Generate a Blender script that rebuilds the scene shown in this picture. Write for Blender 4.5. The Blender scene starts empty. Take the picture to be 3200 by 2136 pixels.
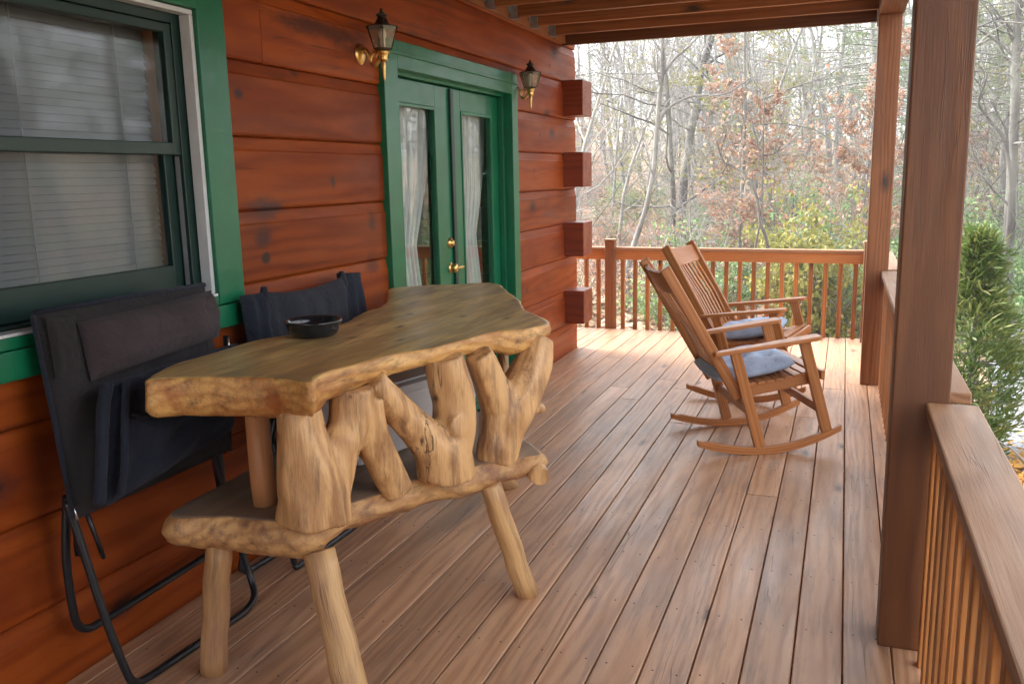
import bpy, math, random
import numpy as np
from mathutils import Vector, Matrix, noise as mnoise
random.seed(7)
PI = math.pi
scene = bpy.context.scene
COL = scene.collection

# ------------------------------------------------------------------ materials
class Mat:
    def __init__(s, name):
        s.m = bpy.data.materials.new(name); s.m.use_nodes = True
        s.t = s.m.node_tree; s.b = s.t.nodes['Principled BSDF']; s.out = s.t.nodes['Material Output']
    def n(s, tp, ins=None, **props):
        nd = s.t.nodes.new(tp)
        for k, v in props.items(): setattr(nd, k, v)
        for k, v in (ins or {}).items():
            sock = nd.inputs[k]
            if isinstance(v, bpy.types.NodeSocket): s.t.links.new(v, sock)
            else: sock.default_value = v
        return nd
    def math(s, op, a, b=0.0, clamp=False, c=None):
        ins = {0: a, 1: b}
        if c is not None: ins[2] = c
        return s.n('ShaderNodeMath', ins, operation=op, use_clamp=clamp).outputs[0]
    def vmul(s, v, c):
        return s.n('ShaderNodeVectorMath', {0: v, 1: c}, operation='MULTIPLY').outputs[0]
    def noise(s, v, scale, detail=3.0, rough=.55, dist=0.0):
        return s.n('ShaderNodeTexNoise', {'Vector': v, 'Scale': scale, 'Detail': detail, 'Roughness': rough, 'Distortion': dist}).outputs['Fac']
    def ramp(s, f, stops, interp='LINEAR'):
        nd = s.n('ShaderNodeValToRGB', {'Fac': f}); r = nd.color_ramp; r.interpolation = interp
        while len(r.elements) < len(stops): r.elements.new(.5)
        for e, (p, c) in zip(r.elements, stops):
            e.position = p; e.color = (c[0], c[1], c[2], 1) if not isinstance(c, (int, float)) else (c, c, c, 1)
        return nd.outputs['Color']
    def mix(s, f, a, b, mode='MIX'):
        nd = s.n('ShaderNodeMix', data_type='RGBA', blend_type=mode)
        for i, v in ((0, f), (6, a), (7, b)):
            if isinstance(v, bpy.types.NodeSocket): s.t.links.new(v, nd.inputs[i])
            else: nd.inputs[i].default_value = v if i == 0 else (v[0], v[1], v[2], 1)
        return nd.outputs[2]
    def attr(s, name, out='Vector'):
        return s.n('ShaderNodeAttribute', attribute_name=name).outputs[out]
    def obj(s): return s.n('ShaderNodeTexCoord').outputs['Object']
    def set(s, **kw):
        for k, v in kw.items():
            k = {'color': 'Base Color', 'rough': 'Roughness', 'metal': 'Metallic', 'normal': 'Normal', 'coat': 'Coat Weight', 'coatr': 'Coat Roughness', 'spec': 'Specular IOR Level', 'sheen': 'Sheen Weight', 'trans': 'Transmission Weight', 'sss': 'Subsurface Weight'}.get(k, k)
            if isinstance(v, bpy.types.NodeSocket): s.t.links.new(v, s.b.inputs[k])
            elif isinstance(v, tuple): s.b.inputs[k].default_value = (v[0], v[1], v[2], 1)
            else: s.b.inputs[k].default_value = v
        return s
    def bump(s, h, strength=.3, dist=.01):
        return s.n('ShaderNodeBump', {'Height': h, 'Strength': strength, 'Distance': dist}).outputs['Normal']

def wood(name, dark, light, ring=70., warp=.03, rough=.5, knots=.0, knotcol=(.03, .015, .01), blotch=None, vary=.25, coat=0., bump=.25, coord='g', fib=.45, kscale=2.2, rvar=.25, grime=None, knotr=.1, crack=0., spec=.5, kasp=3.2, stains=None):
    m = Mat(name)
    if coord == 'g':
        v = m.attr('gcoord')
    else:                                    # object space, grain along the given axis
        v0 = m.n('ShaderNodeSeparateXYZ', {0: m.obj()}).outputs
        o = {'x': (0, 1, 2), 'y': (1, 0, 2), 'z': (2, 0, 1)}[coord]
        v = m.n('ShaderNodeCombineXYZ', {0: v0[o[0]], 1: v0[o[1]], 2: v0[o[2]]}).outputs[0]
    w = m.n('ShaderNodeTexNoise', {'Vector': m.vmul(v, (.9, 5., 5.)), 'Scale': 1.0, 'Detail': 2.0}).outputs['Color']
    w = m.n('ShaderNodeVectorMath', {0: w, 1: (.5, .5, .5)}, operation='SUBTRACT').outputs[0]
    w = m.n('ShaderNodeVectorMath', {0: m.vmul(w, (0, warp * 2, warp * 2)), 1: v}, operation='ADD').outputs[0]
    r = m.n('ShaderNodeVectorMath', {0: m.vmul(w, (0, 1, 1))}, operation='LENGTH').outputs['Value']
    s = m.math('SINE', m.math('MULTIPLY', r, ring * 6.283))
    s = m.n('ShaderNodeMapRange', {0: s, 1: -1., 2: 1.}).outputs[0]
    s = m.math('POWER', s, 1.7)
    f = m.noise(m.vmul(v, (7, 170, 170)), 1.0, 3.0, .6)
    f2 = m.noise(m.vmul(v, (1.3, 9, 9)), 1.0, 3.0, .6)
    fac = m.math('ADD', m.math('MULTIPLY', s, .5 - fib * .35), m.math('ADD', m.math('MULTIPLY', f, fib), m.math('MULTIPLY_ADD', f2, .6, c=-.30)))
    col = m.ramp(fac, [(.12, light), (.85, dark)])
    if blotch:
        bcol, bs, lo, hi = blotch
        bn = m.noise(m.vmul(v, (bs, bs * 3.2, bs * 3.2)), 1.0, 4.0, .62)
        col = m.mix(m.ramp(bn, [(lo, 0.), (hi, 1.)]), col, bcol)
    h = m.math('ADD', m.math('MULTIPLY', s, .5), f)
    if knots > 0:
        sp = m.n('ShaderNodeSeparateXYZ', {0: v}).outputs
        k2 = m.n('ShaderNodeCombineXYZ', {0: m.math('MULTIPLY', sp[0], kscale), 1: m.math('MULTIPLY', m.math('ADD', sp[1], m.math('MULTIPLY', sp[2], .8)), kscale * kasp)}).outputs[0]
        vo = m.n('ShaderNodeTexVoronoi', {'Vector': k2, 'Scale': 1.0}, voronoi_dimensions='2D')
        d = m.math('ADD', vo.outputs['Distance'], m.math('MULTIPLY', m.math('SUBTRACT', m.noise(m.vmul(v, (30, 60, 60)), 1.0), .5), .1))
        near = m.ramp(d, [(0., 1.), (knotr * .6, .9), (knotr, .55), (knotr * 2.2, 0.)])
        pick = m.math('LESS_THAN', m.n('ShaderNodeSeparateColor', {0: vo.outputs['Color']}).outputs[0], knots)
        col = m.mix(m.math('MULTIPLY', near, pick), col, knotcol)
    if stains:                               # stains of their own shape, placed on the object (object space y, z)
        ox = m.n('ShaderNodeSeparateXYZ', {0: m.obj()}).outputs; wn = m.noise(m.vmul(m.obj(), (10, 10, 26)), 1.0, 5.0, .7)
        for (sy, sz, ry, rz, amt, scol) in stains:
            dy = m.math('MULTIPLY', m.math('SUBTRACT', ox[1], sy), 1 / ry); dz = m.math('MULTIPLY', m.math('SUBTRACT', ox[2], sz), 1 / rz)
            dd = m.math('SQRT', m.math('ADD', m.math('MULTIPLY', dy, dy), m.math('MULTIPLY', dz, dz)))
            dd = m.math('ADD', dd, m.math('MULTIPLY', m.math('SUBTRACT', wn, .5), 1.5))
            col = m.mix(m.math('MULTIPLY', m.ramp(dd, [(.35, 1.), (1., 0.)]), amt), col, scol)
    if grime:
        g = m.noise(m.vmul(v, (2.5, 30, 30)), 1.0, 5.0, .7)
        col = m.mix(m.ramp(g, [(.50, 0.), (.72, .8)]), col, grime)
    if crack:
        cn = m.noise(m.vmul(v, (.55, 16, 16)), 1.0, 3.0, .6)
        ln = m.ramp(m.math('ABSOLUTE', m.math('SUBTRACT', cn, .5)), [(0., 1.), (.004, .9), (.010, 0.)])
        mk = m.ramp(m.noise(m.vmul(v, (1.1, 4, 4)), 1.0, 2.0), [(.54, 0.), (.66, 1.)])
        ck = m.math('MULTIPLY', m.math('MULTIPLY', ln, mk), crack)
        col = m.mix(ck, col, (.03, .018, .012)); h = m.math('SUBTRACT', h, m.math('MULTIPLY', ck, 3.))
    rv = m.attr('rnd', 'Fac') if coord == 'g' else None
    if rv is not None:
        val = m.n('ShaderNodeMapRange', {0: rv, 3: 1 - vary, 4: 1 + vary}).outputs[0]
        col = m.n('ShaderNodeHueSaturation', {'Color': col, 'Value': val}).outputs[0]
    rr = m.n('ShaderNodeMapRange', {0: f2, 1: .3, 2: .7, 3: rough * (1 - rvar), 4: min(1, rough * (1 + rvar))}).outputs[0]
    m.set(color=col, rough=rr, coat=coat, coatr=.2, spec=spec, normal=m.bump(h, bump, .004))
    return m.m

def plain(name, col, rough=.5, metal=0., var=.15, scale=20., bump=.0, bscale=60., **kw):
    m = Mat(name); o = m.obj()
    n = m.noise(o, scale, 4.0, .6)
    c = m.ramp(n, [(.25, tuple(x * (1 - var) for x in col)), (.75, tuple(min(1, x * (1 + var)) for x in col))])
    m.set(color=c, rough=m.n('ShaderNodeMapRange', {0: n, 3: rough * .8, 4: min(1, rough * 1.2)}).outputs[0], metal=metal, **kw)
    if bump: m.set(normal=m.bump(m.noise(o, bscale, 4.0, .6), bump, .004))
    return m.m

def fabric(name, col, col2, rough=.9, weave=700., var=4.):
    m = Mat(name); o = m.obj()
    n = m.noise(o, var, 5.0, .65)
    c = m.ramp(n, [(.3, col), (.7, col2)])
    wv = m.noise(o, weave, 2.0)
    cr = m.noise(m.vmul(o, (1, 1, 1)), 14., 4., .6, 1.5)
    m.set(color=c, rough=rough, sheen=.05, normal=m.bump(m.math('ADD', m.math('MULTIPLY', wv, .15), cr), .6, .02))
    return m.m

M = {}
M['deck'] = wood('deck wood', (.35, .17, .088), (.57, .33, .19), ring=42, warp=.05, rough=.40, knots=.16, knotcol=(.07, .04, .03), blotch=((.34, .225, .16), 1.1, .48, .72), vary=.15, bump=.2, kscale=1.5, grime=(.25, .145, .095), knotr=.06, fib=.28, crack=.5)
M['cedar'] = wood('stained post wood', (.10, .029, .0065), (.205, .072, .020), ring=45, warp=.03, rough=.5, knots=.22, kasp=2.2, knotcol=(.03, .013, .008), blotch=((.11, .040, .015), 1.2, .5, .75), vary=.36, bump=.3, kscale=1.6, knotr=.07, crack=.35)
M['rail'] = wood('stained rail wood', (.19, .058, .012), (.42, .175, .05), ring=70, warp=.02, rough=.5, knots=.08, vary=.25, bump=.3)
M['cap'] = wood('weathered rail cap', (.17, .078, .034), (.33, .172, .085), ring=45, warp=.05, rough=.5, knots=.12, knotcol=(.1, .05, .03), blotch=((.24, .155, .10), 1.1, .52, .75), vary=.12, bump=.3, kscale=1.4, crack=.3)
M['joist'] = wood('joist wood', (.17, .052, .012), (.33, .12, .035), ring=60, rough=.6, knots=.1, vary=.2)
LOGSTAINS = [(-.03, 1.375, .14, .05, .75, (.045, .04, .045)), (-.08, 1.255, .06, .055, .8, (.05, .03, .03)), (-.07, 1.18, .035, .03, .9, (.035, .03, .025)), (-.10, 1.32, .14, .13, .35, (.09, .03, .02)), (-.165, 1.803, .035, .025, .9, (.03, .022, .035)), (.22, 1.914, .035, .02, .7, (.05, .02, .015)), (.456, 1.47, .022, .035, .85, (.05, .03, .025)), (.79, 1.28, .05, .06, .6, (.04, .025, .02)), (.45, 2.115, .50, .05, .8, (.045, .014, .012)), (.70, 2.06, .22, .04, .6, (.045, .016, .016)), (.78, 1.07, .08, .07, .6, (.05, .012, .008)), (3.2, 1.52, .04, .02, .7, (.06, .02, .015)), (3.35, 1.78, .03, .02, .7, (.06, .02, .015)), (3.6, 2.3, .025, .02, .8, (.05, .02, .015)), (3.75, .9, .3, .1, .4, (.09, .03, .02)), (3.6, 1.2, .3, .08, .4, (.10, .035, .03)), (3.0, .66, .04, .03, .7, (.06, .02, .015))]
M['log'] = wood('stained log wall', (.155, .021, .002), (.29, .058, .006), ring=20, warp=.08, rough=.5, knots=.22, knotcol=(.04, .012, .01), blotch=((.15, .022, .003), .9, .48, .70), vary=.12, spec=.22, crack=.55, bump=.2, fib=.28, kscale=1.7, kasp=1.8, knotr=.085, stains=LOGSTAINS)
M['logend'] = wood('stained log ends', (.12, .018, .006), (.24, .045, .012), ring=30, warp=.05, rough=.42, vary=.1, coat=.1, bump=.2)
M['rocker'] = wood('rocker wood', (.26, .08, .018), (.48, .19, .056), ring=80, warp=.02, rough=.42, vary=.15, bump=.2, coat=.1)
M['slab'] = wood('slab top wood', (.43, .245, .075), (.72, .50, .195), ring=22, warp=.09, rough=.4, kscale=4., kasp=2.2, knotr=.08, knots=.16, knotcol=(.10, .06, .035), blotch=((.33, .21, .09), 2.2, .45, .65), coord='y', coat=.1, bump=.25, fib=.55, grime=(.15, .10, .06), crack=.7)
M['slabedge'] = wood('slab bark edge wood', (.44, .18, .045), (.74, .43, .14), ring=30, warp=.09, rough=.45, blotch=((.34, .105, .022), 3.2, .44, .68), coord='y', coat=.1, bump=.6, fib=.4, grime=(.10, .045, .02))
M['shelf'] = wood('shelf top wood', (.17, .11, .065), (.33, .225, .14), ring=22, warp=.08, rough=.5, coord='y', bump=.25, fib=.55, grime=(.2, .15, .12), blotch=((.25, .19, .15), 2., .5, .7))
M['shelfedge'] = wood('shelf live edge wood', (.34, .15, .055), (.64, .37, .15), ring=26, warp=.09, rough=.5, blotch=((.27, .11, .05), 4., .48, .68), coord='y', bump=.6, fib=.4, grime=(.13, .07, .045))
M['branch'] = wood('peeled branch wood', (.42, .20, .075), (.72, .43, .19), ring=24, warp=.07, rough=.45, crack=.9, knots=.14, knotcol=(.09, .045, .028), blotch=((.27, .12, .045), 4.5, .50, .70), coord='z', bump=.6, fib=.4, coat=.08, kscale=9., kasp=1.6, knotr=.09, grime=(.17, .085, .045))
M['leg'] = wood('peeled leg wood', (.34, .165, .06), (.68, .42, .19), ring=34, warp=.04, rough=.5, blotch=((.38, .2, .11), 3., .5, .75), vary=.1, bump=.5, grime=(.16, .085, .05), crack=1.)
M['post2'] = wood('turned post wood', (.34, .12, .04), (.55, .25, .1), ring=40, rough=.5, vary=.05)
M['green'] = plain('green gloss paint', (.004, .14, .062), .3, var=.18, scale=7., bump=.12, bscale=90., coat=.15)
M['greendk'] = plain('dark green vinyl', (.006, .030, .024), .38, var=.12, scale=9.)
M['white'] = plain('white aluminium', (.62, .64, .66), .35, var=.08)
M['blind'] = plain('grey blind slats', (.19, .205, .23), .6, var=.06, scale=30.)
M['blacktube'] = plain('black tube steel', (.012, .014, .018), .32, var=.3, scale=60., bump=.15, bscale=200.)
M['silver'] = plain('silver cap', (.7, .7, .72), .25, metal=1.)
M['brass'] = plain('worn brass', (.72, .47, .17), .3, metal=1., var=.25, scale=50.)
M['brassdk'] = plain('dark bronze', (.06, .05, .035), .4, metal=.7, var=.3)
M['screw'] = plain('screw heads', (.09, .075, .065), .5, metal=.4)
M['candle'] = plain('white bulb', (.8, .81, .83), .35, var=.03)
M['galv'] = plain('galvanised steel', (.34, .38, .42), .45, metal=.8, var=.25, scale=40.)
M['fab'] = fabric('charcoal brown fabric', (.013, .010, .0115), (.024, .019, .021))
M['fabpillow'] = fabric('brown pillow fabric', (.034, .022, .025), (.058, .040, .044))
M['fabnavy'] = fabric('navy fabric', (.005, .008, .018), (.012, .016, .032))
M['fabslate'] = fabric('slate fabric', (.008, .010, .018), (.018, .021, .034))
M['fabblue'] = fabric('blue cushion fabric', (.32, .41, .58), (.52, .62, .78), var=7., weave=900.)
M['bowl'] = plain('black glaze', (.012, .014, .018), .16, var=.3, scale=30., coat=.4)
M['ash'] = plain('ash', (.22, .2, .19), .9, var=.4, scale=120., bump=.6, bscale=300.)
M['box'] = plain('grey plastic', (.78, .79, .82), .45, var=.06, scale=6., bump=.1)
M['track'] = plain('grey sash track', (.25, .26, .28), .5)
M['room'] = plain('dark interior', (.07, .05, .04), .9)
M['curtain'] = None
def curtain_mat():
    m = Mat('white curtain cloth'); o = m.obj()
    n = m.noise(o, 12., 4.)
    m.set(color=m.ramp(n, [(.3, (.66, .67, .68)), (.7, (.82, .82, .82))]), rough=.9, normal=m.bump(m.noise(o, 500., 2.), .2, .004))
    tr = m.n('ShaderNodeBsdfTranslucent', {'Color': (.7, .7, .7, 1)})
    mx = m.n('ShaderNodeMixShader', {0: .3, 1: m.b.outputs[0], 2: tr.outputs[0]})
    m.t.links.new(mx.outputs[0], m.out.inputs[0]); return m.m
M['curtain'] = curtain_mat()
def glass_mat(name, tint=(.93, .96, .95), rough=.0, ior=1.52, boost=.75):
    m = Mat(name)
    fr = m.n('ShaderNodeFresnel', {'IOR': ior}).outputs[0]
    wob = m.bump(m.noise(m.obj(), 3.5, 2.), .03, .01)
    gl = m.n('ShaderNodeBsdfGlossy', {'Color': (1, 1, 1, 1), 'Roughness': rough, 'Normal': wob})
    tp = m.n('ShaderNodeBsdfTransparent', {'Color': (*tint, 1)})
    mx = m.n('ShaderNodeMixShader', {0: m.math('MULTIPLY', fr, boost, True), 1: tp.outputs[0], 2: gl.outputs[0]})
    m.t.links.new(mx.outputs[0], m.out.inputs[0]); return m.m
M['glass'] = glass_mat('window glass', boost=.14)
M['winglass'] = glass_mat('old window glass', (.9, .92, .92), .05, boost=.06)
M['lampglass'] = glass_mat('lantern glass', (.85, .80, .70), .08, boost=1.2)
def dusty(mt):
    t = mt.node_tree; out = t.nodes['Material Output']; old = out.inputs[0].links[0].from_socket
    tr = t.nodes.new('ShaderNodeBsdfTranslucent'); tr.inputs[0].default_value = (.8, .76, .66, 1); df = t.nodes.new('ShaderNodeBsdfDiffuse'); df.inputs[0].default_value = (.8, .76, .66, 1)
    a = t.nodes.new('ShaderNodeMixShader'); a.inputs[0].default_value = .5; t.links.new(tr.outputs[0], a.inputs[1]); t.links.new(df.outputs[0], a.inputs[2])
    b = t.nodes.new('ShaderNodeMixShader'); b.inputs[0].default_value = .16; t.links.new(old, b.inputs[1]); t.links.new(a.outputs[0], b.inputs[2]); t.links.new(b.outputs[0], out.inputs[0])
dusty(M['lampglass'])
def screen_mat():
    m = Mat('insect screen'); d = m.n('ShaderNodeBsdfDiffuse', {'Color': (.10, .105, .11, 1)}); tp = m.n('ShaderNodeBsdfTransparent')
    mx = m.n('ShaderNodeMixShader', {0: .42, 1: tp.outputs[0], 2: d.outputs[0]}); m.t.links.new(mx.outputs[0], m.out.inputs[0]); return m.m
M['screen'] = screen_mat()

def leafmat(name, cols, trans=.35, rough=.6):
    m = Mat(name)
    r = m.attr('rnd', 'Fac')
    st = [(i / max(1, len(cols) - 1), c) for i, c in enumerate(cols)]
    c = m.ramp(r, st)
    m.set(color=c, rough=rough)
    tr = m.n('ShaderNodeBsdfTranslucent', {'Color': c})
    mx = m.n('ShaderNodeMixShader', {0: trans, 1: m.b.outputs[0], 2: tr.outputs[0]})
    m.t.links.new(mx.outputs[0], m.out.inputs[0]); return m.m
def barkmat(name, a, b):
    m = Mat(name); o = m.obj()
    n = m.noise(m.vmul(o, (9, 9, 2.2)), 1.0, 5.0, .65)
    n2 = m.noise(o, .9, 3.0)
    c = m.mix(m.ramp(n2, [(.4, 0.), (.65, .5)]), m.ramp(n, [(.3, a), (.7, b)]), (.34, .35, .30))
    m.set(color=c, rough=.9, normal=m.bump(n, .6, .02)); return m.m
M['bark'] = barkmat('grey bark', (.095, .088, .083), (.25, .237, .224))
M['barkdk'] = barkmat('dark bark', (.045, .04, .038), (.13, .12, .112))
M['barkpale'] = barkmat('pale bark', (.19, .178, .168), (.36, .34, .32))
M['russet'] = leafmat('russet leaves', [(.37, .18, .12), (.45, .27, .18), (.47, .32, .24), (.38, .25, .2), (.42, .34, .18)])
M['green_leaf'] = leafmat('green leaves', [(.10, .19, .06), (.16, .28, .10), (.24, .36, .15), (.32, .42, .2)])
M['yellow_leaf'] = leafmat('yellow green leaves', [(.16, .18, .03), (.26, .26, .06), (.34, .30, .08), (.2, .22, .07)])
M['needle'] = leafmat('pine needles', [(.08, .14, .05), (.13, .20, .07), (.20, .26, .10)], .3)
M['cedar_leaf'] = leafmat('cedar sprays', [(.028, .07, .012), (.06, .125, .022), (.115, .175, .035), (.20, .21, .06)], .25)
M['litter'] = leafmat('fallen leaves', [(.36, .20, .12), (.47, .29, .19), (.54, .38, .26), (.42, .28, .2)], .15)
M['orange_leaf'] = leafmat('orange leaves', [(.55, .26, .04), (.6, .36, .07), (.5, .2, .04)], .3)
def groundmat():
    m = Mat('forest floor'); o = m.obj()
    n1 = m.noise(o, .22, 4.0, .6); n2 = m.noise(o, 2.6, 5.0, .7); n3 = m.noise(o, 14., 4.0, .7)
    leaf = m.ramp(n3, [(.3, (.23, .14, .095)), (.5, (.35, .22, .15)), (.72, (.42, .30, .22))])
    grs = m.ramp(n3, [(.3, (.13, .16, .06)), (.7, (.30, .32, .16))])
    f = m.ramp(m.math('ADD', n1, m.math('MULTIPLY', n2, .5)), [(.68, 0.), (.86, .85)])
    m.set(color=m.mix(f, leaf, grs), rough=.95, normal=m.bump(n3, .9, .06)); return m.m
M['ground'] = groundmat()
M['gravel'] = plain('pale gravel', (.20, .205, .22), .9, var=.35, scale=40., bump=.8, bscale=60.)

# ------------------------------------------------------------------ mesh builder
class MB:
    def __init__(s): s.v = []; s.f = []; s.g = []; s.r = []; s.sm = []; s.mi = []
    def add(s, vs, fs, gs=None, rnd=None, smooth=False, mi=0):
        o = len(s.v); rnd = random.random() if rnd is None else rnd
        s.v += [tuple(v) for v in vs]
        s.g += [tuple(g) for g in (gs if gs is not None else vs)]
        s.r += [rnd] * len(vs)
        s.f += [tuple(i + o for i in f) for f in fs]
        s.sm += [smooth] * len(fs); s.mi += [mi] * len(fs)
        return s
    def bar(s, p0, p1, w, t, up=(0, 0, 1), rnd=None, e0=0., e1=0.):
        """box from p0 to p1, w across (perpendicular to up), t along up"""
        p0 = Vector(p0); p1 = Vector(p1); d = p1 - p0; L = d.length; d.normalize()
        up = Vector(up); x = d.cross(up); x.normalize(); y = x.cross(d); y.normalize()
        off = (random.uniform(0, 60), random.uniform(-.09, .09), random.choice((-1, 1)) * random.uniform(.012, .12))
        vs, gs = [], []
        for k in (0, 1):
            for a, b in ((-1, -1), (1, -1), (1, 1), (-1, 1)):
                vs.append(p0 + d * (L * k) + x * (a * w / 2) + y * (b * t / 2))
                gs.append((off[0] + L * k, off[1] + a * w / 2, off[2] + b * t / 2))
        s.add(vs, [(3, 2, 1, 0), (4, 5, 6, 7), (0, 1, 5, 4), (1, 2, 6, 5), (2, 3, 7, 6), (3, 0, 4, 7)], gs, rnd)
        return s
    def box(s, x0, x1, y0, y1, z0, z1, axis='y', rnd=None):
        c = ((x0 + x1) / 2, (y0 + y1) / 2, (z0 + z1) / 2)
        if axis == 'y': return s.bar((c[0], y0, c[2]), (c[0], y1, c[2]), x1 - x0, z1 - z0, rnd=rnd)
        if axis == 'x': return s.bar((x0, c[1], c[2]), (x1, c[1], c[2]), y1 - y0, z1 - z0, rnd=rnd)
        return s.bar((c[0], c[1], z0), (c[0], c[1], z1), x1 - x0, y1 - y0, up=(0, 1, 0), rnd=rnd)
    def tube(s, pts, rad, n=8, caps=True, smooth=True, rnd=None, wob=0., seed=0):
        pts = [Vector(p) for p in pts]; m = len(pts)
        rad = [rad] * m if isinstance(rad, (int, float)) else rad
        off = (random.uniform(0, 60), random.uniform(-.01, .01), random.uniform(-.01, .01))
        vs, gs, fs = [], [], []; L = 0; ref = None
        for i, p in enumerate(pts):
            d = (pts[min(i + 1, m - 1)] - pts[max(i - 1, 0)]); d.normalize()
            if ref is None: ref = Vector((0, 0, 1)) if abs(d.z) < .9 else Vector((1, 0, 0))
            x = ref - d * ref.dot(d); x.normalize(); y = d.cross(x); ref = x
            if i: L += (p - pts[i - 1]).length
            for k in range(n):
                a = 2 * PI * k / n; r = rad[i]
                if wob: r *= 1 + wob * mnoise.noise(Vector((math.cos(a) * 1.3 + seed, math.sin(a) * 1.3, L * 6)))
                vs.append(p + x * (r * math.cos(a)) + y * (r * math.sin(a)))
                gs.append((off[0] + L, off[1] + r * math.cos(a), off[2] + r * math.sin(a)))
        for i in range(m - 1):
            for k in range(n):
                fs.append((i * n + k, i * n + (k + 1) % n, (i + 1) * n + (k + 1) % n, (i + 1) * n + k))
        s.add(vs, fs, gs, rnd, smooth)
        if caps:
            o = len(s.v) - len(vs)
            s.f += [tuple(o + k for k in reversed(range(n))), tuple(o + (m - 1) * n + k for k in range(n))]
            s.sm += [False, False]; s.mi += [0, 0]
        return s
    def lathe(s, prof, c=(0, 0, 0), n=24, axis='z', smooth=True):
        vs, fs = [], []
        for r, h in prof:
            for k in range(n):
                a = 2 * PI * k / n
                p = (r * math.cos(a), r * math.sin(a), h) if axis == 'z' else (h, r * math.cos(a), r * math.sin(a))
                vs.append((c[0] + p[0], c[1] + p[1], c[2] + p[2]))
        for i in range(len(prof) - 1):
            for k in range(n):
                fs.append((i * n + k, i * n + (k + 1) % n, (i + 1) * n + (k + 1) % n, (i + 1) * n + k))
        s.add(vs, fs, None, None, smooth)
        return s
    def pad(s, tl, tr, bl, br, th, nu=18, nv=18, nrm=None, wob=.0, seed=0, p=6, sag=0.):
        """soft padded panel: bulging front, flatter back, rounded rim"""
        tl, tr, bl, br = map(Vector, (tl, tr, bl, br))
        nr = Vector(nrm) if nrm else (tr - tl).cross(tl - bl)
        nr.normalize()
        vs, fs = [], []
        for side in (1, -.35):
            for j in range(nv + 1):
                for i in range(nu + 1):
                    u, v = i / nu, j / nv
                    q = tl.lerp(tr, u).lerp(bl.lerp(br, u), v)
                    e = max(0, (1 - abs(2 * u - 1) ** p)) ** .5 * max(0, (1 - abs(2 * v - 1) ** p)) ** .5
                    b = th * e * side
                    if wob: b += wob * e * mnoise.noise(Vector((u * 5 + seed, v * 5, side)))
                    z = Vector((0, 0, -sag * (1 - (2 * u - 1) ** 2) * (1 - v)))
                    vs.append(q + nr * b + z)
        K = (nu + 1) * (nv + 1)
        for o in (0, K):
            for j in range(nv):
                for i in range(nu):
                    a = o + j * (nu + 1) + i
                    f = (a, a + nu + 1, a + nu + 2, a + 1)
                    fs.append(f if o == 0 else f[::-1])
        rim = [i for i in range(nu + 1)] + [(j) * (nu + 1) + nu for j in range(1, nv + 1)] + [nv * (nu + 1) + i for i in range(nu - 1, -1, -1)] + [j * (nu + 1) for j in range(nv - 1, 0, -1)]
        for a, b in zip(rim, rim[1:] + rim[:1]): fs.append((a, b, b + K, a + K))
        s.add(vs, fs, None, None, True); return s
    def build(s, name, mat, parent=None, org=None, bevel=0., seg=2, mods=None):
        if org is None: org = (0, 0, 0)
        me = bpy.data.meshes.new(name)
        vs = [(v[0] - org[0], v[1] - org[1], v[2] - org[2]) for v in s.v]
        me.from_pydata(vs, [], s.f)
        a = me.attributes.new('gcoord', 'FLOAT_VECTOR', 'POINT'); a.data.foreach_set('vector', np.array(s.g, dtype=np.float32).ravel())
        a = me.attributes.new('rnd', 'FLOAT', 'POINT'); a.data.foreach_set('value', np.array(s.r, dtype=np.float32))
        me.polygons.foreach_set('use_smooth', s.sm)
        for m in (mat if isinstance(mat, (list, tuple)) else [mat]): me.materials.append(m)
        me.polygons.foreach_set('material_index', s.mi)
        me.update()
        o = bpy.data.objects.new(name, me); COL.objects.link(o)
        if parent is not None: o.parent = parent
        else: o.location = org
        if bevel:
            b = o.modifiers.new('bevel', 'BEVEL'); b.width = bevel; b.segments = seg; b.limit_method = 'ANGLE'; b.angle_limit = math.radians(40)
        return o

def tag(o, label=None, cat=None, group=None, kind=None):
    for k, v in (('label', label), ('category', cat), ('group', group), ('kind', kind)):
        if v: o[k] = v
    return o
def thing(name, label, cat, loc, rz=0., group=None):
    o = bpy.data.objects.new(name, None); COL.objects.link(o); o.location = loc; o.rotation_euler = (0, 0, rz)
    o.empty_display_size = .1
    return tag(o, label, cat, group)
def copy_tree(o, parent=None):
    c = o.copy(); COL.objects.link(c)
    if parent is not None: c.parent = parent
    for ch in list(o.children): copy_tree(ch, c)
    return c
def spline(pts, k=6, closed=False):
    pts = [Vector(p) for p in pts]; n = len(pts); out = []
    rng = range(n if closed else n - 1)
    for i in rng:
        g = (lambda j: pts[j % n]) if closed else (lambda j: pts[max(0, min(n - 1, j))])
        a, b, c, d = g(i - 1), g(i), g(i + 1), g(i + 2)
        for q in range(k):
            t = q / k
            out.append(.5 * ((2 * b) + (c - a) * t + (2 * a - 5 * b + 4 * c - d) * t * t + (3 * b - a - 3 * c + d) * t ** 3))
    if not closed: out.append(pts[-1])
    return out
HAZE = 0.0024
EXPOSURE = 2.87
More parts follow.
